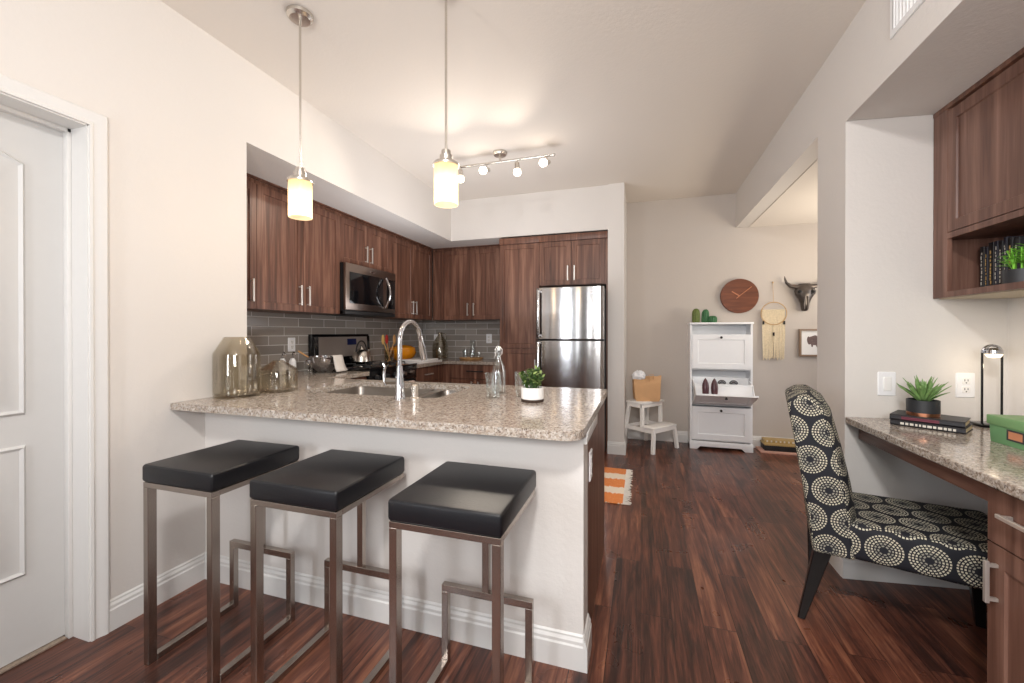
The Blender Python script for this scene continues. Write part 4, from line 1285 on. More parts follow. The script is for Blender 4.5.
def pendant(x, y, zb, label):
    p = thing('pendant_light', label, 'lamp', (x, y, zb), 0, 'pendant lights over the peninsula')
    zt = ZC - zb
    MB().lathe([(0, zt - 0.028), (0.045, zt - 0.027), (0.058, zt - 0.016), (0.06, zt - 0.001), (0, zt - 0.001)], (0, 0, 0), 30).build('ceiling_canopy', 'nickel', p, local=True)
    MB().tube([(0, 0, 0.22), (0, 0, zt - 0.02)], 0.0055, 10).build('stem', 'nickel', p, local=True)
    MB().lathe([(0, 0.235), (0.02, 0.235), (0.022, 0.215), (0.028, 0.213), (0.028, 0.192), (0.051, 0.182), (0.057, 0.174), (0.057, 0.166), (0.05, 0.166), (0, 0.17)], (0, 0, 0), 30).build('cap', 'nickel', p, local=True)
    MB().lathe([(0.052, 0.166), (0.0525, 0.09), (0.052, 0.0), (0.048, 0.0), (0.0485, 0.09), (0.048, 0.166)], (0, 0, 0), 36).build('glass_shade', 'shade_glass', p, local=True)
    b_ = MB(); b_.lathe([(0, 0.03), (0.016, 0.036), (0.025, 0.055), (0.024, 0.075), (0.013, 0.10), (0.013, 0.12), (0, 0.12)], (0, 0, 0), 16).build('bulb', 'bulb_glow', p, local=True)
    MB().cyl((0, 0, 0.12), (0, 0, 0.168), 0.017, 14).build('bulb_socket', 'nickel', p, local=True)
    point('pendant_glow', (x, y, zb - 0.02), 1.3, (1.0, 0.80, 0.58), 0.035)


pendant(-1.548, 1.56, 1.775, 'left pendant lamp with cream glass cylinder, ceiling plate in view')
pendant(-0.812, 1.62, 1.785, 'right pendant lamp with cream glass cylinder beside the track light')

# ------------------------------------------------------------------ track light
tk = thing('track_light', 'brushed bar track light with four lit heads on the kitchen ceiling', 'lamp', (-1.13, 3.25, ZC))
TY, TZ = 3.25, 2.66
MB().lathe([(0, -0.03), (0.05, -0.028), (0.062, -0.016), (0.062, -0.001), (0, -0.001)], (-1.13, TY, ZC), 28).build('ceiling_canopy', 'nickel', tk)
MB().tube([(-1.13, TY, ZC - 0.02), (-1.13, TY, TZ)], 0.010, 10).tube([(-1.53, TY, TZ), (-0.67, TY, TZ)], 0.009, 12).ball((-1.53, TY, TZ), 0.012).ball((-0.67, TY, TZ), 0.012).build('track_bar', 'nickel', tk)
for i, (hx, dv_) in enumerate(((-1.49, (0.12, -0.30, -0.8)), (-1.25, (-0.15, -0.85, -0.35)), (-0.98, (0.10, -0.30, -0.9)), (-0.73, (-0.25, -0.85, -0.35)))):
    dd = Vector(dv_).normalized()
    j = Vector((hx, TY, TZ - 0.055))
    h_ = MB()
    h_.tube([(hx, TY, TZ), tuple(j)], 0.006, 8)
    h_.tube([tuple(j - dd * 0.035), tuple(j - dd * 0.03), tuple(j + dd * 0.02), tuple(j + dd * 0.045)], [0.014, 0.020, 0.022, 0.031], 18)
    ho = h_.build('lamp_head', 'nickel', tk)
    b_ = MB(); b_.tube([tuple(j + dd * 0.030), tuple(j + dd * 0.05), tuple(j + dd * 0.075), tuple(j + dd * 0.082)], [0.022, 0.030, 0.031, 0.020], 18)
    b_.build('bulb', 'track_glow', ho)
    so_ = point('track_glow', tuple(j + dd * 0.10), 9, (1.0, 0.88, 0.74), 0.03)
    sd_ = bpy.data.lights.new('track_spot', 'SPOT'); sd_.energy = 26; sd_.color = (1.0, 0.88, 0.74); sd_.spot_size = R(105); sd_.spot_blend = 0.6; sd_.shadow_soft_size = 0.03
    sp_o = bpy.data.objects.new('track_spot', sd_); COL.objects.link(sp_o); sp_o.location = so_.location
    sp_o.rotation_euler = dd.to_track_quat('-Z', 'Y').to_euler()
    bpy.data.objects.remove(so_)
    point('track_glow', tuple(j + dd * 0.10), 0.45, (1.0, 0.83, 0.64), 0.035)

# ------------------------------------------------------------------ far wall group
YW = YB - 0.001
# shoe cabinet
SX0_, SX1_, SYF = 0.497, 1.088, 4.74
sc = thing('shoe_cabinet', 'tall white shoe cabinet with its middle compartment tipped open', 'cabinet', ((SX0_ + SX1_) / 2, 4.85, 0))
m = MB()
m.box(SX0_, SX0_ + 0.018, SYF, YW, 0.03, 1.318)
m.box(SX1_ - 0.018, SX1_, SYF, YW, 0.03, 1.318)
m.box(SX0_ + 0.018, SX1_ - 0.018, YW - 0.006, YW, 0.06, 1.318)
m.box(SX0_ + 0.018, SX1_ - 0.018, SYF + 0.01, YW - 0.006, 0.09, 0.105)
m.box(SX0_ + 0.018, SX1_ - 0.018, SYF + 0.03, YW - 0.006, 0.462, 0.474)
m.box(SX0_ + 0.018, SX1_ - 0.018, SYF + 0.03, YW - 0.006, 0.835, 0.847)
m.build('body', 'white_lacquer', sc)
MB().box(SX0_ - 0.006, SX1_ + 0.006, SYF - 0.02, YW, 1.318, 1.338, 0.003).build('top_board', 'white_lacquer', sc)
m = MB(); m.prism([(SX0_ - 0.004, 0.0), (SX0_ + 0.07, 0.0), (SX0_ + 0.10, 0.03), (SX1_ - 0.10, 0.03), (SX1_ - 0.07, 0.0), (SX1_ + 0.004, 0.0), (SX1_ + 0.004, 0.085), (SX0_ - 0.004, 0.085)], SYF - 0.012, SYF + 0.008, 'y', 0.002)
m.build('plinth', 'white_lacquer', sc)


def flap(zb, h, tilt, nm='flap_door'):
    """flap door hinged at its bottom, tilt in degrees outwards"""
    x0, x1 = SX0_ + 0.020, SX1_ - 0.020
    ca, sa = math.cos(R(tilt)), math.sin(R(tilt))

    def mp(u, v, hh):
        return (u, SYF + 0.004 - (v * sa + hh * ca), zb + v * ca - hh * sa)
    o_ = MB().relief(rectloop(x0, x1, 0.0, h), [(0, 0.0), (0, 0.018), (0.055, 0.018), (0.060, 0.010), (0.062, 0.010)], mp).build(nm, 'white_lacquer', sc)
    kb = MB()
    c0 = Vector(mp((x0 + x1) / 2, h - 0.032, 0.018)); n_ = (Vector(mp(0, 0, 1)) - Vector(mp(0, 0, 0)))
    kb.tube([tuple(c0), tuple(c0 + n_ * 0.012), tuple(c0 + n_ * 0.013), tuple(c0 + n_ * 0.024)], [0.006, 0.006, 0.013, 0.012], 14)
    kb.build('knob', 'black_matte', o_)
    return o_, mp


flap(0.852, 0.36, 0)
flap(0.105, 0.345, 0)
fo, fmp = flap(0.492, 0.345, 67)
m = MB()
x0, x1 = SX0_ + 0.03, SX1_ - 0.03
# inner tray of the open compartment: floor, divider and side cheeks fixed to the flap
P_ = lambda u, v, hh: fmp(u, v, hh)
m.hexa([P_(x0, 0.01, 0), P_(x1, 0.01, 0), P_(x1, 0.02, 0), P_(x0, 0.02, 0)], [P_(x0, 0.01, -0.15), P_(x1, 0.01, -0.15), P_(x1, 0.02, -0.15), P_(x0, 0.02, -0.15)])
m.hexa([P_(x0, 0.19, 0), P_(x1, 0.19, 0), P_(x1, 0.198, 0), P_(x0, 0.198, 0)], [P_(x0, 0.19, -0.13), P_(x1, 0.19, -0.13), P_(x1, 0.198, -0.13), P_(x0, 0.198, -0.13)])
for xx in (x0, x1 - 0.006):
    m.hexa([P_(xx, 0.01, 0), P_(xx + 0.006, 0.01, 0), P_(xx + 0.006, 0.26, 0), P_(xx, 0.26, 0)], [P_(xx, 0.01, -0.15), P_(xx + 0.006, 0.01, -0.15), P_(xx + 0.006, 0.22, -0.13), P_(xx, 0.22, -0.13)])
m.build('shoe_tray', 'white_lacquer', fo)
m = MB(); m.box(SX0_ + 0.02, SX1_ - 0.02, SYF + 0.06, SYF + 0.075, 0.66, 0.76, 0.002); m.build('inner_panel', 'white_lacquer', sc)
m = MB(); m.box(SX0_ + 0.025, SX1_ - 0.025, SYF - 0.13, SYF - 0.115, 0.665, 0.705, 0.003)
for xx in (SX0_ + 0.022, SX1_ - 0.032):
    m.hexa([(xx, SYF - 0.13, 0.665), (xx + 0.01, SYF - 0.13, 0.665), (xx + 0.01, SYF + 0.06, 0.66), (xx, SYF + 0.06, 0.66)], [(xx, SYF - 0.13, 0.70), (xx + 0.01, SYF - 0.13, 0.70), (xx + 0.01, SYF + 0.06, 0.75), (xx, SYF + 0.06, 0.75)])
m.build('divider_rail', 'white_lacquer', fo)


def heel_shoe(x, label):
    s_ = thing('high_heel_shoe', label, 'shoe', (x, SYF - 0.22, 0.60), 0, 'burgundy heels in the shoe cabinet')
    # standing on its heel end, toe pointing up, sole to the viewer's far side
    m = MB()
    rings = []
    b = bmesh.new()
    for z, w2, dpt, yo in ((0.0, 0.026, 0.022, 0.0), (0.03, 0.030, 0.028, 0.0), (0.075, 0.033, 0.028, 0.002), (0.115, 0.029, 0.022, 0.006), (0.145, 0.019, 0.014, 0.01), (0.165, 0.008, 0.008, 0.012), (0.172, 0.002, 0.003, 0.012)):
        rings.append([b.verts.new((w2 * math.cos(2 * PI * k / 16), yo + dpt * math.sin(2 * PI * k / 16), z)) for k in range(16)])
    for a, c_ in zip(rings, rings[1:]):
        for k in range(16):
            b.faces.new((a[k], a[(k + 1) % 16], c_[(k + 1) % 16], c_[k]))
    b.faces.new(rings[0][::-1]); b.faces.new(rings[-1])
    m.add(b)
    m.build('upper', 'shoe_burgundy', s_, local=True, angle=60)
    MB().tube([(0, 0.015, 0.01), (0, 0.05, -0.005), (0, 0.085, -0.01)], [0.016, 0.009, 0.005], 8).build('heel', 'shoe_burgundy', s_, local=True)
    return s_


heel_shoe(0.618, 'left burgundy pointed shoe in the open shoe compartment')
heel_shoe(0.700, 'right burgundy pointed shoe in the open shoe compartment')
for i, xx in enumerate((0.80, 0.91)):
    s_ = thing('sandal', ('left' if i == 0 else 'right') + ' grey strappy sandal in the open shoe compartment', 'shoe', (xx, SYF + 0.02, 0.70), 0, 'grey sandals in the shoe cabinet')
    MB().prism([(0.035 * math.cos(a * PI / 8) * (1.0 if a < 8 else 0.8), 0.03 * math.sin(a * PI / 8)) for a in range(16)], -0.04, -0.03, 'y').build('sole', 'shoe_grey', s_, local=True)
    MB().tube([(0.036 * math.cos(PI * k / 8), -0.035, 0.034 * math.sin(PI * k / 8)) for k in range(9)], 0.006, 6).tube([(-0.03, -0.035, 0.0), (0.0, -0.05, 0.022), (0.03, -0.035, 0.0)], 0.006, 6).build('straps', 'slot_dark', s_, local=True)

# cacti
def cactus(x, y, r, h, label, mat='cactus_a', lean=0.0):
    t_ = thing('cactus_ornament', label, 'cactus', (x, y, 1.338), 0, 'green cactus ornaments on the shoe cabinet')
    b = bmesh.new(); rings = []
    nseg = 36
    prof = [(0.80, 0.0), (0.95, 0.08), (1.0, 0.3), (1.0, 0.6), (0.9, 0.8), (0.68, 0.92), (0.35, 0.985)]
    for rr, zz in prof:
        rings.append([b.verts.new((r * rr * (1 + 0.10 * math.cos(12 * 2 * PI * k / nseg)) * math.cos(2 * PI * k / nseg) + lean * zz, r * rr * (1 + 0.10 * math.cos(12 * 2 * PI * k / nseg)) * math.sin(2 * PI * k / nseg), h * zz)) for k in range(nseg)])
    for a, c_ in zip(rings, rings[1:]):
        for k in range(nseg):
            b.faces.new((a[k], a[(k + 1) % nseg], c_[(k + 1) % nseg], c_[k]))
    b.faces.new(rings[0][::-1])
    tp = b.verts.new((lean, 0, h))
    for k in range(nseg):
        b.faces.new((rings[-1][k], rings[-1][(k + 1) % nseg], tp))
    m = MB(); m.add(b)
    m.build('ribbed_body', mat, t_, local=True, angle=80)
    return t_


cactus(0.567, 4.85, 0.037, 0.155, 'tall olive green ribbed cactus ornament, leftmost on the shoe cabinet')
cactus(0.655, 4.85, 0.034, 0.145, 'tall green striped cactus ornament, middle of the three on the cabinet', 'cactus_b', 0.008)
cactus(0.728, 4.84, 0.042, 0.075, 'short round green cactus ornament, rightmost on the shoe cabinet', 'cactus_b')

# clock
ck_ = thing('wall_clock', 'round dark wooden wall clock with copper hands above the shoe cabinet', 'clock', (1.005, YW, 1.43))
ccx, ccz, cr_ = 1.005, 1.625, 0.184
m = MB(); m.tube([(ccx, YW - 0.0, ccz), (ccx, YW - 0.036, ccz), (ccx, YW - 0.04, ccz)], [cr_, cr_, cr_ - 0.004], 56); m.build('dial', 'clock_wood', ck_)


def hand(nm, a0, ln, back, wd):
    a = R(a0)
    d2 = Vector((math.sin(a), 0, math.cos(a))); s2 = Vector((math.cos(a), 0, -math.sin(a))) * wd
    c0 = Vector((ccx, YW - 0.045, ccz)); yv = Vector((0, 0.004, 0))
    p, q = c0 - d2 * back, c0 + d2 * ln
    MB().hexa([tuple(p - s2), tuple(p + s2), tuple(p + s2 + yv), tuple(p - s2 + yv)], [tuple(q - s2), tuple(q + s2), tuple(q + s2 + yv), tuple(q - s2 + yv)]).build(nm, 'copper', ck_)


hand('hour_hand', -57, 0.09, 0.0, 0.005)
hand('minute_hand', 50, 0.15, 0.04, 0.004)

# macrame
mc = thing('macrame_hanging', 'cream fringe wall hanging on a round hoop beside the clock', 'wall hanging', (1.325, YW, 0.95))
hx, hz, hr = 1.325, 1.432, 0.118
MB().tube([(hx + hr * math.cos(2 * PI * k / 40), YW - 0.043, hz + hr * math.sin(2 * PI * k / 40)) for k in range(40)], 0.0045, 8, closed=True).build('hoop', 'ring_wood', mc)
MB().tube([(hx, YW - 0.03, hz + hr), (hx, YW - 0.02, hz + hr + 0.1), (hx, YW - 0.004, 1.76)], 0.002, 6).ball((hx, YW - 0.008, 1.762), 0.008).build('hanging_cord', 'ring_wood', mc)
m = MB()
for k in range(24):
    xk = hx - 0.100 + 0.2 * k / 23
    zt_ = hz + 0.035
    zb_ = 0.955 + random.uniform(-0.015, 0.02)
    m.tube([(xk, YW - 0.032, zt_), (xk + random.uniform(-.003, .003), YW - 0.034, (zt_ + zb_) / 2), (xk * 0.94 + hx * 0.06 + random.uniform(-.004, .004), YW - 0.03 + random.uniform(-.004, .004), zb_)], [0.0052, 0.0056, 0.0045], 6)
m.tube([(hx - 0.103, YW - 0.034, hz + 0.035), (hx + 0.103, YW - 0.034, hz + 0.035)], 0.007, 8)
m.build('fringe', 'rope_cream', mc)
m = MB()
for bx_, bz_ in ((hx - 0.096, 1.335), (hx + 0.0, 1.215), (hx + 0.096, 1.335)):
    m.cyl((bx_, YW - 0.042, bz_ - 0.018), (bx_, YW - 0.042, bz_ + 0.018), 0.009, 10)
m.build('beads', 'black_wood', mc)

# bull skull
sk = thing('bull_skull', 'dark bronze horned bull skull hanging on the far wall', 'wall decoration', (1.60, YW, 1.44))
skx = 1.60
b = bmesh.new(); rings = []
prof = [(1.452, 0.022, 0.03, 0.04), (1.475, 0.032, 0.038, 0.05), (1.53, 0.038, 0.045, 0.055), (1.58, 0.056, 0.05, 0.055), (1.62, 0.080, 0.055, 0.055), (1.655, 0.090, 0.058, 0.055), (1.685, 0.082, 0.05, 0.05), (1.708, 0.074, 0.042, 0.045), (1.735, 0.045, 0.03, 0.04)]
for z, hw_, dp, yo in prof:
    rings.append([b.verts.new((skx + hw_ * math.cos(2 * PI * k / 24) * (1 + 0.06 * math.cos(4 * PI * k / 24)), YW - yo - dp * 0.8 * math.sin(2 * PI * k / 24), z)) for k in range(24)])
for a, c_ in zip(rings, rings[1:]):
    for k in range(24):
        b.faces.new((a[k], a[(k + 1) % 24], c_[(k + 1) % 24], c_[k]))
b.faces.new(rings[0][::-1]); b.faces.new(rings[-1])
m = MB(); m.add(b)
for sg in (-1, 1):
    m.ball((skx + sg * 0.062, YW - 0.075, 1.652), 0.028, 0.9, 0.7, 0.8)
    m.tube([(skx + sg * 0.055, YW - 0.085, 1.675), (skx + sg * 0.082, YW - 0.08, 1.655), (skx + sg * 0.075, YW - 0.08, 1.625), (skx + sg * 0.045, YW - 0.09, 1.628)], 0.010, 8)
    m.tube([(skx + sg * 0.012, YW - 0.095, 1.60), (skx + sg * 0.018, YW - 0.085, 1.52), (skx + sg * 0.014, YW - 0.075, 1.47)], 0.011, 8)
m.build('skull', 'skull_bronze', sk, angle=70)
for sg in (-1, 1):
    MB().ball((skx + sg * 0.057, YW - 0.096, 1.65), 0.017, 1, 0.5, 0.9).build('eye_socket', 'dark_gap', sk)
    MB().ball((skx + sg * 0.012, YW - 0.078, 1.478), 0.009, 0.8, 0.6, 1.6).build('nostril', 'dark_gap', sk)
    MB().tube([(skx + sg * 0.045, YW - 0.05, 1.70), (skx + sg * 0.085, YW - 0.05, 1.705), (skx + sg * 0.13, YW - 0.055, 1.712), (skx + sg * 0.165, YW - 0.06, 1.745), (skx + sg * 0.18, YW - 0.06, 1.79), (skx + sg * 0.182, YW - 0.06, 1.815)], [0.024, 0.022, 0.018, 0.013, 0.008, 0.002], 12).build('horn', 'skull_bronze', sk)

# framed print
fp_ = thing('framed_print', 'small framed animal print partly hidden behind the white wall corner', 'picture', (1.695, YW, 0.99))
px0, px1, pz0, pz1 = 1.562, 1.86, 0.985, 1.268
m = MB(); m.plate(rectloop(px0, px1, pz0, pz1), [rectloop(px0 + 0.018, px1 - 0.018, pz0 + 0.018, pz1 - 0.018)], 0.0, 0.03)
bmesh.ops.transform(m.bm, matrix=Matrix(((1, 0, 0, 0), (0, 0, -1, YW), (0, 1, 0, 0), (0, 0, 0, 1))), verts=m.bm.verts)
m.build('frame', 'frame_wood', fp_)
MB().box(px0 + 0.018, px1 - 0.018, YW - 0.012, YW - 0.006, pz0 + 0.018, pz1 - 0.018).build('print_sheet', 'print_paper', fp_)
blob = [(1.632, 1.155), (1.640, 1.120), (1.650, 1.108), (1.668, 1.112), (1.672, 1.085), (1.684, 1.082), (1.688, 1.105), (1.712, 1.100), (1.722, 1.078), (1.735, 1.080), (1.738, 1.112), (1.752, 1.118), (1.762, 1.15), (1.745, 1.185), (1.705, 1.205), (1.68, 1.195), (1.655, 1.185), (1.645, 1.192), (1.636, 1.18)]
MB().prism(blob, YW - 0.0135, YW - 0.012, 'y').build('animal_silhouette', 'print_ink', fp_)

# step stool
ss = thing('step_stool', 'white two-step wooden stool under the paper bag', 'stool', (0.085, 4.655, 0), R(52.3))
W2, D2 = 0.205, 0.185


def beam(mb, p, q, a, b_):
    """rectangular bar from p to q with half sizes a (x) and b (y)"""
    vs = [[(c_[0] + s1 * a, c_[1] + s2 * b_, c_[2]) for s1, s2 in ((-1, -1), (1, -1), (1, 1), (-1, 1))] for c_ in (p, q)]
    mb.hexa(vs[0], vs[1], 0.002, 1)


MB().box(-0.185, 0.185, -0.055, 0.165, 0.478, 0.5, 0.004).build('top_step', 'white_paint_wood', ss, local=True)
MB().box(-0.195, 0.195, -0.20, -0.045, 0.238, 0.26, 0.004).build('lower_step', 'white_paint_wood', ss, local=True)
for sg in (-1, 1):
    m = MB(); beam(m, (sg * 0.195, 0.195, 0), (sg * 0.155, 0.14, 0.478), 0.018, 0.016); m.build('rear_leg', 'white_paint_wood', ss, local=True)
    m = MB(); beam(m, (sg * 0.155, -0.025, 0.225), (sg * 0.155, -0.025, 0.478), 0.018, 0.016); m.build('upper_leg', 'white_paint_wood', ss, local=True)
    m = MB(); beam(m, (sg * 0.205, -0.195, 0), (sg * 0.175, -0.18, 0.238), 0.018, 0.016); m.build('front_leg', 'white_paint_wood', ss, local=True)
    m = MB(); m.box(sg * 0.165 - 0.008, sg * 0.165 + 0.008, -0.035, 0.15, 0.438, 0.478); m.build('side_rail', 'white_paint_wood', ss, local=True)
    m = MB(); m.box(sg * 0.178 - 0.008, sg * 0.178 + 0.008, -0.19, 0.165, 0.198, 0.238); m.build('side_rail', 'white_paint_wood', ss, local=True)
for bb_ in ((-0.16, 0.16, -0.042, -0.026, 0.44, 0.478), (-0.17, 0.17, -0.196, -0.18, 0.205, 0.238), (-0.16, 0.16, 0.13, 0.146, 0.44, 0.478), (-0.17, 0.17, 0.155, 0.17, 0.2, 0.238)):
    MB().box(*bb_).build('cross_rail', 'white_paint_wood', ss, local=True)

# paper bag
bg = thing('paper_bag', 'brown paper bag with side gusset standing on the white step stool', 'bag', (0.055, 4.66, 0.5), R(10))
b = bmesh.new()
bw_, bd_, bh_ = 0.135, 0.07, 0.25
prof = [(0.0, 0.86, 1.0), (0.02, 0.94, 1.0), (0.09, 0.98, 0.95), (0.17, 1.02, 0.82), (0.245, 1.06, 0.74)]
rings = []
for z, sw, sd in prof:
    ring = []
    for (u, v) in ((-1, -1), (-0.5, -1.06), (0, -1.03), (0.5, -1.08), (1, -1), (0.86, 0), (1, 1), (0, 1.05), (-1, 1), (-0.88, 0)):
        zz = z + (0.012 * math.sin(u * 3 + v) + (0.02 * u)) * (z / 0.245)
        ring.append(b.verts.new((u * bw_ * sw + random.uniform(-.002, .002), v * bd_ * sd + random.uniform(-.003, .003), zz)))
    rings.append(ring)
for a, c_ in zip(rings, rings[1:]):
    for k in range(10):
        b.faces.new((a[k], a[(k + 1) % 10], c_[(k + 1) % 10], c_[k]))
b.faces.new(rings[0][::-1])
m = MB(); m.add(b); bo = m.build('bag_body', 'paper_bag', bg, local=True, angle=20)
bo.modifiers.new('thick', 'SOLIDIFY').thickness = 0.002
ts = MB(); ts.ball((0, 0, 0.0), 0.07, 1.0, 0.6, 0.75, 24)
for v in ts.bm.verts:
    v.co += v.co.normalized() * random.uniform(-0.008, 0.01)
tag(ts.build('tissue_paper', 'tissue', loc=(-0.025, 4.645, 0.765), local=True, rotz=R(10), angle=10), 'crumpled white tissue paper sticking out of the brown paper bag', 'tissue paper')
# bag opening inner contents hidden; handles
MB().tube([(0.02, -0.055, 0.2), (0.022, -0.062, 0.265), (0.06, -0.062, 0.27), (0.064, -0.055, 0.2)], 0.0035, 6).tube([(0.03, 0.05, 0.21), (0.035, 0.05, 0.27), (0.08, 0.05, 0.275), (0.085, 0.05, 0.21)], 0.0035, 6).build('handles', 'paper_bag', bg, local=True)

# stack beside the shoe cabinet
o = tag(MB().box(1.165, 1.60, 4.755, 4.955, 0.0, 0.02, 0.003).build('large_flat_book', 'pink_cover'), 'large flat pink book at the bottom of the floor stack right of the shoe cabinet', 'book')
bx1 = thing('storage_box', 'low dark box lying on the pink book on the floor', 'box', (1.39, 4.87, 0.0205))
MB().box(1.21, 1.60, 4.79, 4.95, 0.0205, 0.075, 0.003).build('box_body', 'black_matte', bx1)
MB().box(1.205, 1.605, 4.785, 4.952, 0.075, 0.092, 0.003).build('box_lid', 'gold_cover', bx1, label='gold lid of the low dark box')
bk_ = thing('patterned_book', 'cream and gold patterned book topping the floor stack by the shoe cabinet', 'book', (1.40, 4.9, 0.0922))
MB().box(1.22, 1.60, 4.83, 4.95, 0.0922, 0.125, 0.002).build('cover', 'gold_cover', bk_)
m = MB()
for k in range(9):
    xk = 1.235 + k * 0.039 + random.uniform(-.004, .004)
    m.box(xk, xk + random.uniform(0.012, 0.024), 4.8285, 4.8302, 0.100, 0.119)
m.build('spine_lettering', 'white_letter', bk_)

# rug
m = MB(); m.box(-1.25, -0.125, 3.02, 3.80, 0.001, 0.010, 0.003)
rgm = m.build('rug_cloth', 'rug_weave', None)
rgt = thing('kitchen_rug', 'orange and cream striped fringed rug on the kitchen floor', 'rug', (-0.7, 3.41, 0.0))
rgm.parent = rgt; rgm.location = rgm.location - rgt.location
m = MB()
for k in range(44):
    y = 3.028 + k * 0.0178
    m.tube([(-0.128, y, 0.006), (-0.10, y + random.uniform(-.006, .006), 0.006), (-0.072 + random.uniform(-.012, .008), y + random.uniform(-.015, .012), 0.005)], [0.0045, 0.0042, 0.003], 5)
m.build('fringe', 'rug_fringe', rgt, kind='stuff')

# ------------------------------------------------------------------ desk niche
NS = Vector((1.655 - XR, 2.5595 - 2.464, 0)).normalized()  # direction along niche side wall
NN = Vector((NS.y, -NS.x, 0))  # its outward normal, towards the camera


def nmap(s0, zc_):
    base = Vector((XR, 2.464, 0)) + NS * s0
    return lambda u, v, h: tuple(base + NS * u + NN * h + Vector((0, 0, zc_ + v)))


DT = 0.806  # desk top
dc = MB().plate([(XR, 1.0), (XR, 2.462), (1.654, 2.5575), (1.654, 0.2), (1.05, 0.2), (XR, 0.28)], [], DT - 0.032, DT)
o = dc.build('countertop', 'granite'); bev = o.modifiers.new('round', 'BEVEL'); bev.width = 0.004; bev.segments = 2; bev.limit_method = 'ANGLE'; bev.angle_limit = R(50)
tag(o, 'speckled granite desk top built into the right niche', 'desk top')
o = tag(MB().box(1.03, 1.048, 1.618, 2.46, DT - 0.105, DT - 0.033, 0.001).build('desk_apron', 'desk_wood_across'), 'dark wood apron rail under the granite desk top', 'desk rail')
dcb = thing('desk_cabinet', 'brown desk pedestal cabinet with a drawer over a door at the right edge', 'cabinet', (1.3, 1.2, 0))
XD = 1.018
m = MB(); m.box(XD, 1.652, 0.25, 1.617, 0.1, DT - 0.034); m.box(XD + 0.06, 1.652, 0.25, 1.61, 0.0, 0.1); m.build('body', 'desk_wood', dcb)
for (u0, u1) in ((1.155, 1.615), (0.70, 1.152)):
    d_ = MB().relief(rectloop(u0, u1, 0.603, DT - 0.042), FLT, mapX(XD, -1)).build('drawer', 'desk_wood', dcb)
    pull(MB(), (XD - 0.018, u1 - 0.085, 0.70), (XD - 0.018, u1 - 0.215, 0.70), (-1, 0, 0)).build('handle', 'handle_metal', d_)
cab_doors(dcb, 'Xn', XD, [(1.155, 1.615, 1.578)], 0.105, 0.60, 'desk_wood', 0.06, hz=0.44, hl=0.10)
cab_doors(dcb, 'Xn', XD, [(0.70, 1.152, 0.74)], 0.105, 0.60, 'desk_wood', 0.06, hz=0.40, hl=0.13)

outlet(nmap(0.183, 0.975), 'light_switch', 'white rocker light switch on the niche wall left of the desk plant', 'switch', 'switch', loc=(1.155, 2.489, 0.975), w_=0.078)
outlet(nmap(0.515, 0.975), 'wall_outlet', 'white double outlet on the niche wall right of the desk plant', 'outlet', 'outlet', loc=(1.485, 2.536, 0.975), w_=0.078)

# desk upper cabinet
dk = thing('upper_cabinet', 'brown wall cabinet with an open book shelf above the desk', 'cabinet', (1.48, 1.8, 1.38))
XU = 1.368
YN = 2.512
m = MB()
m.box(XU, 1.652, 0.4, YN, 1.668, 2.262)
m.box(XU, 1.652, YN - 0.02, YN, 1.394, 1.668)
m.box(1.632, 1.652, 0.4, YN - 0.02, 1.414, 1.668)
m.box(XU, 1.652, 0.4, YN - 0.02, 1.394, 1.414)
m.build('body', 'desk_wood', dk)
MB().box(XU + 0.004, 1.65, 0.4, YN - 0.002, 1.388, 1.3938).build('underside', 'cabinet_underside', dk, label='cream laminate underside')
m = MB(); m.box(XU - 0.018, XU, YN - 0.095, YN, 1.392, 2.262); m.box(XU - 0.018, XU, 0.4, YN - 0.095, 1.392, 1.418); m.box(XU - 0.018, XU, 0.4, YN - 0.095, 1.662, 1.688)
m.build('face_frame', 'desk_wood', dk)
cab_doors(dk, 'Xn', XU, [(1.90, YN - 0.097, 1.955)], 1.690, 2.25, 'desk_wood', 0.05, hz=1.765, hl=0.12)
cab_doors(dk, 'Xn', XU, [(1.39, 1.898, 1.845)], 1.690, 2.25, 'desk_wood', 0.05, hz=1.765, hl=0.12)
MB().box(XU - 0.021, 1.652, 0.4, YN, 2.262, 2.284, 0.003).build('crown_strip', 'cabinet_wood', dk, label='dark crown strip')

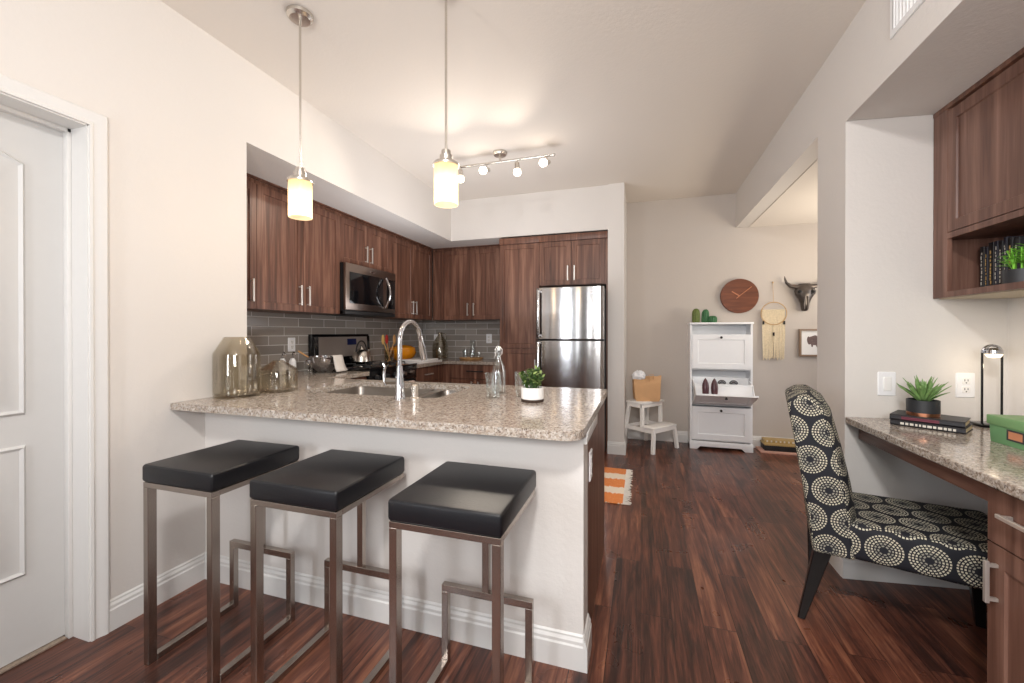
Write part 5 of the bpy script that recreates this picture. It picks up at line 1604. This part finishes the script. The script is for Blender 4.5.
# books on the shelf, spines facing the room (-X)
SHZ = 1.4145
ys = 2.452
bk_specs = [(0.026, 0.205, 'book_black', 'white_letter', 'black book with white spine writing, leftmost on the shelf'),
            (0.020, 0.20, 'book_navy', 'gold_letter', 'thin dark book second from the left on the shelf'),
            (0.030, 0.215, 'book_black', 'gold_letter', 'black book with gold script spine on the shelf'),
            (0.022, 0.215, 'book_navy', 'white_letter', 'navy book right of the gold script book'),
            (0.024, 0.21, 'book_black', 'white_letter', 'dark book directly behind the left leaves of the shelf plant'),
            (0.020, 0.222, 'book_navy', 'white_letter', 'tall dark book with pale spine behind the shelf plant'),
            (0.026, 0.215, 'book_black', 'gold_letter', 'dark book behind the middle of the shelf plant'),
            (0.03, 0.208, 'book_black', 'white_letter', 'dark book at the right behind the shelf plant')]
for th_, hh, mt, lt, lab in bk_specs:
    b0 = thing('book', lab, 'book', (1.51, ys - th_ / 2, SHZ), 0, 'dark books on the shelf above the desk')
    xs = 1.486
    m = MB(); m.prism(rrect(xs, xs + 0.142, ys - th_, ys, (0.006, 0.0, 0.0, 0.006), 3), SHZ, SHZ + hh); m.build('cover', mt, b0)
    MB().box(xs + 0.01, xs + 0.1422, ys - th_ + 0.003, ys - 0.003, SHZ + 0.004, SHZ + hh + 0.0005).build('pages', 'paper', b0)
    m = MB(); z = SHZ + 0.03
    while z < SHZ + hh - 0.03:
        l_ = random.uniform(0.006, 0.016)
        yo = random.uniform(-0.002, 0.002)
        m.box(xs - 0.0008, xs + 0.001, ys - th_ / 2 - th_ * 0.1 + yo, ys - th_ / 2 + th_ * 0.1 + yo, z, z + l_)
        z += l_ + random.uniform(0.003, 0.009)
    m.build('spine_lettering', lt, b0)
    ys -= th_ + 0.0015


def grass_plant(par, c0, n, ln, wd, up, mat, seg=5, droop=0.35, rbase=0.015):
    m = MB()
    for k in range(n):
        a = 2 * PI * k / n * 2.618 + random.uniform(-.2, .2)
        f = k / n
        el = up[0] + (up[1] - up[0]) * f + random.uniform(-.08, .08)
        l_ = ln * random.uniform(0.8, 1.1)
        m.leaf((c0[0] + rbase * math.cos(a) * (1 - f), c0[1] + rbase * math.sin(a) * (1 - f), c0[2] + 0.005), (math.cos(a) * math.cos(el), math.sin(a) * math.cos(el), math.sin(el)), l_, wd, droop * (1 - f * 0.7), seg)
    o_ = m.build('foliage', mat, par, local=True, angle=60)
    o_.modifiers.new('thick', 'SOLIDIFY').thickness = 0.0015
    return o_


sp2 = thing('potted_plant', 'bright green leafy plant in a black pot on the shelf above the desk', 'plant', (1.424, 2.135, SHZ), 0)
MB().lathe([(0, 0.0), (0.05, 0.0), (0.052, 0.003), (0.054, 0.060), (0.05, 0.060), (0.049, 0.05), (0, 0.05)], (0, 0, 0), 28).build('pot', 'pot_black', sp2, local=True)
MB().lathe([(0, 0.055), (0.048, 0.053), (0.048, 0.0505), (0, 0.0505)], (0, 0, 0), 20).build('soil', 'soil', sp2, local=True)
m = MB(); m3 = MB()
for k in range(26):
    a = random.uniform(0, 2 * PI); s_ = random.uniform(0.2, 1)
    b0 = Vector((0.025 * math.cos(a), 0.025 * math.sin(a), 0.062))
    b1 = Vector((0.07 * s_ * math.cos(a), 0.075 * s_ * math.sin(a), 0.15 - 0.04 * s_ + random.uniform(-.01, .015)))
    m3.tube([b0, b0.lerp(b1, .5) + Vector((0, 0, 0.01)), b1], 0.0018, 5)
    for q in range(8):
        p = b0.lerp(b1, 0.25 + 0.75 * q / 7)
        a2 = a + q * 2.4
        m.leaf(p, (math.cos(a2), math.sin(a2), random.uniform(0.2, 0.9)), 0.034, 0.007, 0.3, 3)
m.build('foliage', 'leaf_bright', sp2, local=True); m3.build('stems', 'leaf_bright', sp2, local=True)

# desk books + plant
BR = -9


def flat_book(z, label, mt, lt, w_, d_, h_, ox, oy, rz, nm='book'):
    b0 = thing(nm, label, 'book', (ox, oy, z), R(rz), 'stacked books on the desk')
    hw_, hd_ = w_ / 2, d_ / 2
    m = MB(); m.box(-hw_, hw_, -hd_, hd_, 0, 0.003); m.box(-hw_, hw_, -hd_, hd_, h_ - 0.003, h_); m.prism([(-hd_, 0), (-hd_ + 0.004, 0), (-hd_ + 0.004, h_), (-hd_, h_), (-hd_ - 0.004, h_ * 0.75), (-hd_ - 0.004, h_ * 0.25)], -hw_, hw_, 'x'); m.build('cover', mt, b0, local=True)
    MB().box(-hw_ + 0.004, hw_ - 0.003, -hd_ + 0.004, hd_ - 0.004, 0.003, h_ - 0.003).build('pages', 'paper', b0, local=True)
    return b0, hw_, hd_, h_


bA, hw_, hd_, h_ = flat_book(DT, 'lower black book with white spine lettering under the desk plant', 'book_black', 'white_letter', 0.235, 0.165, 0.024, 1.237, 2.315, -38)
m = MB(); x = -hw_ + 0.035
while x < hw_ - 0.03:
    l_ = random.uniform(0.006, 0.014); m.box(x, x + l_, -hd_ - 0.0052, -hd_ - 0.003, 0.007, 0.017); x += l_ + random.uniform(0.002, 0.006)
m.build('spine_lettering', 'white_letter', bA, local=True)
bB, hw_, hd_, h_ = flat_book(DT + 0.0242, 'upper black book with a dark red spine label under the desk plant', 'book_black', 'white_letter', 0.235, 0.16, 0.025, 1.233, 2.317, -36)
MB().box(-hw_ + 0.04, hw_ - 0.075, -hd_ - 0.0052, -hd_ - 0.003, 0.006, 0.019).build('spine_label', 'book_red_label', bB, local=True)
dp = thing('potted_plant', 'spiky green succulent in a black and copper pot on the desk books', 'plant', (1.213, 2.322, DT + 0.0494), 0)
dp.scale = (1.12, 1.12, 1.2)
MB().lathe([(0, 0.012), (0.05, 0.012), (0.05, 0.058), (0.046, 0.058), (0.045, 0.048), (0, 0.048)], (0, 0, 0), 28).build('pot', 'pot_black', dp, local=True)
MB().lathe([(0, 0.0), (0.049, 0.0), (0.0495, 0.0118), (0, 0.0118)], (0, 0, 0), 28).build('pot_base', 'copper', dp, local=True, label='copper base ring of the pot')
MB().lathe([(0, 0.05), (0.044, 0.05), (0.044, 0.0482), (0, 0.0482)], (0, 0, 0), 20).build('soil', 'soil', dp, local=True)
grass_plant(dp, (0, 0, 0.045), 56, 0.098, 0.013, (0.6, 1.45), 'agave_green', 5, 0.1, 0.014)

# lamp
lx, ly = 1.50, 2.40
lp_ = thing('desk_lamp', 'slim black and chrome desk lamp with a lit round head', 'lamp', (lx, ly, DT))
MB().box(lx - 0.06, lx + 0.06, ly - 0.045, ly + 0.045, DT, DT + 0.014, 0.004).build('base', 'black_gloss', lp_)
for xx in (-0.034, 0.034):
    MB().tube([(lx + xx, ly, DT + 0.012), (lx + xx, ly, DT + 0.33)], 0.0042, 10).build('post', 'black_gloss', lp_)
MB().tube([(lx + 0.034 * math.cos(PI * k / 12), ly, DT + 0.33 + 0.034 * math.sin(PI * k / 12)) for k in range(13)], 0.0055, 10).build('arch', 'chrome', lp_)
hd_o = MB().lathe([(0, 0.028), (0.018, 0.026), (0.028, 0.016), (0.029, 0.006), (0.029, 0.0), (0.027, 0.0), (0, 0.003)], (lx, ly - 0.01, DT + 0.327), 26).build('lamp_head', 'chrome', lp_)
MB().lathe([(0, -0.018), (0.020, -0.016), (0.027, -0.005), (0.027, 0.001), (0, 0.0015)], (lx, ly - 0.01, DT + 0.327), 26).build('diffuser', 'lamp_glow', lp_)
point('desk_lamp_glow', (lx - 0.0, ly - 0.01, DT + 0.27), 0.35, (1.0, 0.82, 0.58), 0.02)

# green box
gb = thing('storage_box', 'green lidded storage box with copper label frame on the desk', 'box', (1.43, 1.975, DT), R(-88))
MB().hexa([(-0.11, -0.13, 0), (0.11, -0.13, 0), (0.11, 0.13, 0), (-0.11, 0.13, 0)], [(-0.113, -0.133, 0.09), (0.113, -0.133, 0.09), (0.113, 0.133, 0.09), (-0.113, 0.133, 0.09)], 0.002).build('box_body', 'box_green', gb, local=True)
MB().box(-0.118, 0.118, -0.138, 0.138, 0.068, 0.103, 0.003).build('box_lid', 'box_green_lid', gb, local=True)
m = MB(); m.plate(rectloop(-0.035, 0.035, 0.022, 0.062), [rectloop(-0.029, 0.029, 0.028, 0.056)], 0.0, 0.003)
bmesh.ops.transform(m.bm, matrix=Matrix(((1, 0, 0, 0), (0, 0, -1, -0.1305), (0, 1, 0, 0), (0, 0, 0, 1))), verts=m.bm.verts)
lb = m.build('label_frame', 'slot_dark', gb, local=True)
MB().box(-0.029, 0.029, -0.1325, -0.130, 0.028, 0.056).build('label_card', 'label_copper', gb, local=True, label='copper coloured label card')

# ------------------------------------------------------------------ patterned chair
ch = thing('dining_chair', 'black parsons chair with cream ring pattern pulled up to the desk', 'chair', (1.03, 2.135, 0), R(-15))


def uv_box(o_, off=(0, 0)):
    me = o_.data
    uv = me.uv_layers.new(name='UVMap')
    for p in me.polygons:
        n = p.normal
        ax = max(range(3), key=lambda i: abs(n[i]))
        for li in p.loop_indices:
            c_ = me.vertices[me.loops[li].vertex_index].co
            if ax == 0:
                u_, v_ = c_.y, c_.z
            elif ax == 1:
                u_, v_ = c_.x, c_.z
            else:
                u_, v_ = c_.x, c_.y
            uv.data[li].uv = (u_ + off[0], v_ + off[1])


# seat
m = MB()
m.hexa([(-0.24, -0.215, 0.315), (0.325, -0.24, 0.315), (0.325, 0.245, 0.315), (-0.24, 0.215, 0.315)],
       [(-0.24, -0.220, 0.465), (0.33, -0.245, 0.465), (0.33, 0.25, 0.465), (-0.24, 0.220, 0.465)], 0.03, 4)
so = m.build('seat', 'ring_fabric', ch, local=True, angle=50)
uv_box(so, (0.08, 0.0315))
# back
b = bmesh.new()
prof = [(-0.302, 0.315), (-0.16, 0.315), (-0.145, 0.46), (-0.165, 0.60), (-0.196, 0.75), (-0.232, 0.90), (-0.256, 0.945), (-0.30, 0.975), (-0.35, 0.972), (-0.392, 0.945), (-0.388, 0.90), (-0.362, 0.75), (-0.338, 0.60), (-0.316, 0.46)]
NY = 12
rows = []
for k in range(NY + 1):
    f = k / NY * 2 - 1
    y = 0.222 * f
    bulge = 0.035 * (abs(f) ** 4)       # front face curves back towards both side edges
    dz = -0.012 * abs(f) ** 3
    ring = []
    for i, (x, z) in enumerate(prof):
        fr2 = bulge if 2 <= i <= 7 else 0.0
        ring.append(b.verts.new((x - fr2, y, z + (dz if z > 0.9 else 0))))
    rows.append(ring)
n = len(prof)
for a, c_ in zip(rows, rows[1:]):
    for k in range(n):
        b.faces.new((a[k], a[(k + 1) % n], c_[(k + 1) % n], c_[k]))
b.faces.new(rows[0][::-1]); b.faces.new(rows[-1])
bmesh.ops.recalc_face_normals(b, faces=b.faces)
m = MB(); m.add(b)
bo = m.build('backrest', 'ring_fabric', ch, local=True, angle=60)
uv_box(bo, (0.06, -0.045))
bm_ = bo.modifiers.new('round', 'BEVEL'); bm_.width = 0.014; bm_.segments = 3; bm_.limit_method = 'ANGLE'; bm_.angle_limit = R(50)
for sg in (-1, 1):
    fo_ = 0.06 if sg > 0 else 0.0
    m = MB(); m.hexa([(-0.352 + fo_, sg * 0.17 - 0.014, 0), (-0.326 + fo_, sg * 0.17 - 0.014, 0), (-0.326 + fo_, sg * 0.17 + 0.014, 0), (-0.352 + fo_, sg * 0.17 + 0.014, 0)],
                     [(-0.298, sg * 0.19 - 0.022, 0.318), (-0.238, sg * 0.19 - 0.022, 0.318), (-0.238, sg * 0.19 + 0.022, 0.318), (-0.298, sg * 0.19 + 0.024, 0.318)], 0.003, 1)
    m.build('leg', 'black_wood', ch, local=True)
    m = MB(); m.hexa([(0.275, sg * 0.165 - 0.014, 0), (0.305, sg * 0.165 - 0.014, 0), (0.305, sg * 0.165 + 0.014, 0), (0.275, sg * 0.165 + 0.014, 0)],
                     [(0.25, sg * 0.185 - 0.024, 0.318), (0.305, sg * 0.185 - 0.024, 0.318), (0.305, sg * 0.185 + 0.024, 0.318), (0.25, sg * 0.185 + 0.024, 0.318)], 0.003, 1)
    m.build('leg', 'black_wood', ch, local=True)
